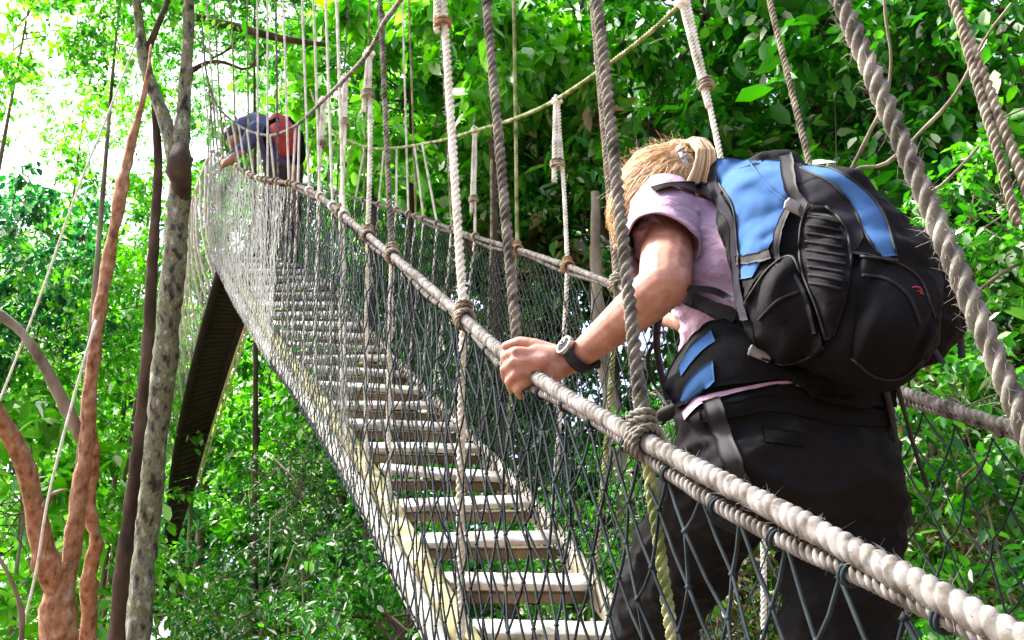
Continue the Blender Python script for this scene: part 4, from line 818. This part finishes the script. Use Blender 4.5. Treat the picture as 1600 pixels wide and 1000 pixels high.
mb = MB(); caps(mb, wc - fn * .03 - wd * .006, .008, wc - fn * .034 + wd * .012, .007); caps(mb, wc - fn * .032 + R_ * .01, .006, wc - fn * .03 - R_ * .012, .006); mb.build('strap_buckle', M['webbing'], wt)

# ---- the near backpack
pk = empty('backpack', tuple(at(1310, 440, 1.45)), 'big black and sky blue hiking backpack on the back of the leaning woman', 'backpack')
def pw(c):
    q = c - chest; return .0042 * ridge(c * 17) + .0022 * ridge(Vector((c.x * 30, c.y * 30, c.z * 55))) + .010 * noise.noise(c * 11) + .008 * noise.noise(Vector((c.x * 12, c.y * 12, c.z * 34))) + .0015 * noise.noise(c * 45)
mb = MB()
A_, B_, C_, D_, E_ = at(1186, 325, 1.60), at(1290, 346, 1.50), at(1368, 440, 1.43), at(1352, 498, 1.41), at(1258, 478, 1.47)
for p, r1, q, r2 in [(A_, .074, B_, .085), (B_, .085, C_, .094), (C_, .094, D_, .101), (A_, .07, E_, .096), (E_, .098, D_, .101), (B_, .085, E_, .10), (B_, .085, D_, .10), (C_, .094, E_, .095)]: caps(mb, p, r1, q, r2, n=18)
caps(mb, at(1425, 500, 1.60), .085, at(1400, 430, 1.62), .085); caps(mb, at(1300, 380, 1.66), .10, at(1330, 500, 1.60), .11); caps(mb, at(1210, 500, 1.53), .052, at(1240, 530, 1.52), .05)
caps(mb, at(1148, 275, 1.63), .028, at(1230, 270, 1.60), .03)
main = blob('main_compartment', mb, .0058, 5, M['pack_black'], pk, pw)
tr_pack = bvh([main])
rel = lambda fu, fv, amp: (lambda a, t: amp * math.sin(a * fu + t * fv + 1.7 * math.sin(t * 5)) * math.sin(math.pi * t))
o = patch('side_panel', tr_pack, [(1120, 249), (1122, 285), (1145, 325), (1152, 385), (1156, 437)], [(1224, 252), (1240, 300), (1226, 345), (1203, 385), (1176, 434)], M['pack_blue'], pk, n=60, k=30, off=.003, th=.002, relief=lambda a, t: .0055 * math.sin(a * 30 + t * 4 + 2.0 * math.sin(t * 4 + a * 3)) * math.sin(math.pi * min(1, t * 1.1)) * max(0, 1 - a * 1.5), puff=.008); o["label"] = 'sky blue upper side panel'
o = patch('lid_stripe', tr_pack, [(1252, 256), (1302, 264), (1345, 292), (1380, 332), (1402, 400)], [(1250, 262), (1300, 287), (1332, 322), (1352, 365), (1378, 402)], M['pack_blue'], pk, n=44, k=14, off=.001, th=.003, puff=.006); o["label"] = 'curved sky blue stripe'
patch('lid_panel', tr_pack, [(1226, 248), (1262, 262), (1305, 290), (1334, 330), (1350, 372)], [(1240, 318), (1262, 322), (1290, 325), (1312, 350), (1330, 400)], M['pack_grey'], pk, n=34, k=16, off=.001, th=.003, relief=lambda a, t: .003 * math.sin(a * 14 + t * 6))
patch('back_padding', tr_pack, [(1112, 262), (1108, 290), (1122, 322), (1140, 350), (1144, 400), (1150, 460), (1160, 500)], [(1124, 250), (1122, 288), (1142, 326), (1152, 360), (1155, 405), (1160, 450), (1172, 500)], M['pack_grey'], pk, n=40, k=6, off=.004, th=.006)
patch('side_pocket', tr_pack, [(1262, 318), (1250, 360), (1252, 420), (1275, 480), (1290, 530)], [(1290, 322), (1318, 350), (1330, 400), (1322, 460), (1300, 530)], M['pack_black'], pk, n=60, k=16, off=.004, th=.006, relief=lambda a, t: .0035 * math.sin(a * 46) * (t > .25) * max(0, 1 - a * 1.3), puff=.012)
patch('front_pocket', tr_pack, [(1165, 470), (1200, 420), (1235, 400), (1252, 430)], [(1190, 560), (1225, 570), (1262, 560), (1290, 540)], M['pack_black'], pk, n=40, k=24, off=.003, th=.006, relief=lambda a, t: .006 * math.sin(a * 9 + t * 7 + 2.5 * math.sin(t * 6)), puff=.014)
patch('rear_pocket', tr_pack, [(1345, 400), (1400, 410), (1440, 440), (1462, 500)], [(1330, 560), (1370, 590), (1410, 590), (1445, 560)], M['pack_black'], pk, n=40, k=24, off=.003, th=.006, relief=lambda a, t: .006 * math.sin(a * 11 + t * 6 + 2 * math.sin(a * 7)), puff=.012)
for ln, w in [([(1226, 243), (1232, 275), (1242, 306), (1262, 330)], 20), ([(1238, 322), (1222, 350), (1214, 385), (1218, 425), (1232, 455)], 9), ([(1153, 408), (1175, 405), (1205, 398)], 15), ([(1262, 332), (1300, 345), (1322, 372), (1330, 410)], 5), ([(1330, 395), (1355, 402), (1400, 408)], 6), ([(1150, 468), (1120, 452), (1078, 448)], 11), ([(1168, 252), (1195, 285), (1222, 308), (1240, 320)], 2.5), ([(1240, 430), (1262, 470), (1275, 520)], 6)]:
    strap('compression_strap', tr_pack, ln, w, M['webbing'] if w > 3 else M['pack_blue'], pk, n=24, off=.010, th=.003, drange=1.6)
for (x, y, d, w, h, an, m) in [(1244, 325, 1.40, .030, .022, .5, 'buckle'), (1187, 553, 1.452, .030, .020, .4, 'buckle'), (1402, 525, 1.302, .010, .024, .3, 'buckle')]:
    c = at(x, y, d); h_ = tr_pack.ray_cast(Vector((0, 0, 0)), c.normalized(), 10)
    if h_[0] is not None: c = h_[0] - c.normalized() * .016
    e1 = (R_ * math.cos(an) - U_ * math.sin(an)); e2 = (R_ * math.sin(an) + U_ * math.cos(an)); mb = MB(); caps(mb, c - e1 * w * .35, h * .42, c + e1 * w * .35, h * .42, flat=(F_, .4)); caps(mb, c - e1 * w * .5 - e2 * h * .3, .003, c - e1 * w * .5 + e2 * h * .3, .003); caps(mb, c + e1 * w * .5 - e2 * h * .3, .003, c + e1 * w * .5 + e2 * h * .3, .003); mb.build('buckle', M[m], pk)
def seam(name, line, r, m, off=.010):
    L = pxline(line, max(8, int(len(line) * 10))); P = []
    for x, y in L:
        q = at(x, y, 1).normalized(); h = tr_full.ray_cast(Vector((0, 0, 0)), q, 10)
        if h[0] is not None: P.append(h[0] - q * off * .3)
    if len(P) > 3:
        mb = MB(); tube(mb, P[::2], r, n=6, step=.006); mb.build(name, M[m], pk)
tr_full = bvh([main] + [o for o in pk.children if o.type == 'MESH' and o is not main])
for ln in ([(1262, 318), (1250, 360), (1252, 420), (1275, 480), (1290, 530)], [(1290, 322), (1318, 350), (1330, 400), (1322, 460), (1300, 530)], [(1165, 470), (1200, 420), (1235, 400), (1252, 430)],
           [(1345, 400), (1400, 410), (1440, 440), (1462, 500)], [(1250, 262), (1300, 287), (1332, 322), (1352, 365), (1378, 402)], [(1252, 256), (1302, 264), (1345, 292), (1380, 332), (1402, 400)],
           [(1190, 560), (1225, 570), (1262, 560), (1290, 540)], [(1330, 560), (1370, 590), (1410, 590), (1445, 560)], [(1122, 285), (1145, 325), (1152, 385), (1156, 437)]): seam('piping', ln, .0019, 'webbing')
for ln in ([(1348, 430), (1385, 436), (1420, 462), (1440, 510)], [(1185, 500), (1215, 470), (1250, 455)]): seam('zip', ln, .0024, 'pack_grey')
for k in range(9):
    y = 338 + k * 13; x0 = 1258 + abs(k - 3) * 1.2; seam('mesh_rib', [(x0, y), (x0 + 22, y + 3), (x0 + 52 + min(k, 4) * 3 - max(0, k - 5) * 4, y + 10)], .0020, 'pack_grey')
# small red stitched mark
h_ = tr_pack.ray_cast(Vector((0, 0, 0)), at(1434, 455, 1).normalized(), 10); lp = h_[0] - h_[0].normalized() * .012 if h_[0] else at(1434, 455, 1.3)
mb = MB(); k_ = h_[0].dot(F_) / FOC if h_[0] else .001
tube(mb, [lp + (R_ * x - U_ * y) * k_ for x, y in ((-9, 3), (-11, -3), (-4, -7), (4, -5), (7, 0), (3, 5), (-2, 3), (0, -1), (10, 5))], .0011, n=5, step=.003); mb.build('stitched_mark', M['red'], pk)
# shoulder strap, hip belt, hem, hanging tails
tr_body = bvh([shirt, trousers, sleeve]); 
patch('shoulder_strap', tr_body, [(1018, 297), (1045, 290), (1085, 287), (1115, 290)], [(1024, 304), (1050, 296), (1088, 306), (1122, 322)], M['pack_black'], pk, n=24, k=8, off=.010, th=.008)
strap('shoulder_strap', tr_body, [(1058, 452), (1085, 466), (1112, 482), (1150, 498)], 24, M['webbing'], pk, n=20, off=.008, th=.006)
strap('shoulder_strap', tr_body, [(1044, 480), (1066, 465), (1090, 470)], 14, M['webbing'], pk, n=14, off=.008, th=.006)
patch('hip_belt', tr_body, [(1040, 600), (1062, 555), (1090, 520), (1120, 500), (1160, 510), (1210, 545), (1280, 560), (1390, 560)], [(1062, 640), (1078, 632), (1105, 610), (1140, 602), (1180, 598), (1230, 596), (1290, 632), (1398, 640)], M['pack_black'], pk, n=50, k=14, off=.006, th=.008, puff=.004)
tr_b2 = bvh([shirt, trousers] + [o for o in pk.children if o.name.startswith('hip_belt')])
patch('belt_panel', tr_b2, [(1061, 574), (1076, 550), (1095, 530), (1112, 517)], [(1066, 588), (1082, 566), (1100, 547), (1118, 535)], M['pack_blue'], pk, n=20, k=6, off=.003, th=.003)
patch('belt_panel', tr_b2, [(1064, 624), (1072, 600), (1092, 578), (1114, 563)], [(1070, 634), (1082, 626), (1100, 612), (1117, 596)], M['pack_blue'], pk, n=20, k=6, off=.003, th=.003)
patch('shirt_hem', tr_body, [(1066, 646), (1092, 622), (1140, 610), (1200, 598), (1258, 594)], [(1072, 656), (1098, 632), (1144, 617), (1204, 603), (1260, 597)], M['shirt'], person, n=40, k=4, off=.004, th=.004)
patch('waistband', tr_body, [(1092, 640), (1150, 628), (1210, 618), (1300, 640), (1385, 646)], [(1096, 660), (1152, 650), (1212, 642), (1300, 662), (1392, 668)], M['pack_black'], trousers, n=40, k=5, off=.003, th=.002)
patch('pocket_flap', tr_body, [(1190, 668), (1255, 676)], [(1194, 690), (1256, 698)], M['pack_black'], trousers, n=14, k=5, off=.003, th=.003)
for ln, w, d in [([(1112, 625), (1122, 660), (1140, 710), (1166, 768)], 27, 1.42)]:
    strap('strap_tail', tr_body, ln, w, M['webbing'], pk, n=24, off=.008, th=.003)
def ribbon(pts, w, name='strap_tail', side=None):
    mb = MB(); P = crom([at(*p) for p in pts], .015); V = []
    sd_ = np.array(tuple(side or (R_ * .85 + F_ * .4))); 
    for i, p in enumerate(P):
        tw_ = .35 * math.sin(i * .22); s2 = sd_ * math.cos(tw_) + np.array(tuple(F_)) * math.sin(tw_)
        for (u, v) in ((-.5, -1), (-.5, 1), (.5, 1), (.5, -1)): V.append(p + s2 * w * u + np.array(tuple(F_)) * v * .0012)
    mb.add(V, grid_faces(len(P), 4)); mb.f.append(np.array([[0, 1, 2, 3]]) + mb.n - len(V)); mb.f.append(np.array([[3, 2, 1, 0]]) + mb.n - 4); mb.build(name, M['webbing'], pk)
ribbon([(1376, 585, 1.52), (1392, 640, 1.5), (1402, 700, 1.5), (1412, 760, 1.5), (1424, 822, 1.5)], .016); ribbon([(1398, 590, 1.55), (1415, 650, 1.55), (1432, 710, 1.55), (1450, 762, 1.56)], .013)
ribbon([(1440, 520, 1.42), (1458, 545, 1.42), (1474, 568, 1.42)], .016); ribbon([(1440, 330, 1.55), (1452, 350, 1.5), (1464, 378, 1.5)], .010)
ribbon([(1036, 470, 1.66), (1026, 520, 1.68), (1030, 570, 1.68), (1044, 625, 1.66)], .018); ribbon([(1030, 520, 1.68), (1012, 560, 1.72), (1022, 600, 1.74), (1046, 640, 1.68), (1034, 664, 1.7)], .010)
mb = MB(); caps(mb, at(1036, 648, 1.66), .013, at(1058, 640, 1.64), .013, flat=(F_, .6)); mb.build('sternum_buckle', M['webbing'], pk)
ribbon([(1462, 380, 1.62), (1486, 430, 1.60), (1498, 490, 1.6), (1503, 560, 1.6)], .02, 'far_side_pouch_strap')

# ---- the far walker, stooping near the top
fp = at(425, 470, 7.35)
walker = empty('person', tuple(fp), 'distant stooping walker in navy shirt and dark trousers near the top of the bridge', 'person')
wh, wsh = at(446, 262, 7.3), at(400, 196, 7.35)
mb = MB(); chain(mb, [(wh, .12), (at(425, 215, 7.3), .12), (wsh, .09)]); hdp = at(374, 214, 7.38); chain(mb, [(wsh, .055), (hdp, .09)]); caps(mb, hdp, .078, at(368, 222, 7.33), .07)
caps(mb, at(361, 222, 7.3), .014, at(360, 225, 7.3), .012)
chain(mb, [(at(398, 205, 7.2), .05), (at(382, 232, 7.1), .042), (at(358, 252, 7.0), .032), (at(350, 256, 7.0), .028)])
for k in range(4): chain(mb, [(at(352 - k, 254 + k * 2, 6.98), .011), (at(348 - k, 257 + k * 2, 6.96), .010), (at(347 - k, 262 + k * 2, 6.96), .009)], n=8)
chain(mb, [(at(352, 252, 7.0), .012), (at(347, 250, 7.0), .010)], n=8)
chain(mb, [(wh, .1), (at(425, 330, 7.2), .07), (at(415, 440, 7.3), .045), (at(405, 448, 7.25), .035)]); chain(mb, [(wh, .1), (at(458, 350, 7.4), .07), (at(450, 450, 7.5), .045), (at(440, 458, 7.45), .035)])
blob('body', mb, .008, 2, M['skin'], walker)
mb = MB(); chain(mb, [(at(440, 250, 7.28), .13), (at(424, 214, 7.28), .135), (wsh, .105)]); chain(mb, [(at(400, 204, 7.2), .07), (at(386, 226, 7.12), .055), (at(366, 243, 7.05), .042)]); caps(mb, wsh, .08, at(382, 196, 7.3), .07)
blob('shirt', mb, .012, 2, M['navy'], walker, lambda c: .01 * noise.noise(c * 9))
mb = MB(); caps(mb, at(436, 262, 7.3), .125, at(450, 262, 7.4), .125); chain(mb, [(at(435, 270, 7.25), .105), (at(424, 340, 7.2), .078), (at(415, 435, 7.3), .06)]); chain(mb, [(at(452, 270, 7.35), .105), (at(456, 350, 7.4), .078), (at(450, 445, 7.5), .06)])
blob('trousers', mb, .012, 2, M['khaki'], walker, lambda c: .01 * noise.noise(c * 9))
mb = MB(); caps(mb, at(378, 204, 7.36), .084, at(367, 212, 7.36), .082); blob('hair', mb, .01, 1, M['khaki'], walker)
fpk = empty('backpack', tuple(at(445, 215, 7.2)), 'small red and black daypack on the back of the distant walker', 'backpack')
mb = MB(); chain(mb, [(at(434, 190, 7.2), .075), (at(444, 210, 7.15), .095), (at(448, 228, 7.15), .085)]); blob('main_compartment', mb, .012, 2, M['red'], fpk, lambda c: .01 * noise.noise(c * 9))
mb = MB(); chain(mb, [(at(448, 190, 7.25), .05), (at(460, 215, 7.25), .075), (at(463, 244, 7.25), .075)]); blob('lower_pocket', mb, .012, 2, M['pack_black'], fpk, lambda c: .008 * noise.noise(c * 9))
mb = MB(); tube(mb, [at(434, 185, 7.08), at(420, 192, 7.02), at(412, 210, 7.02), at(420, 236, 7.05)], .018, n=6); mb.build('shoulder_strap', M['pack_black'], fpk)
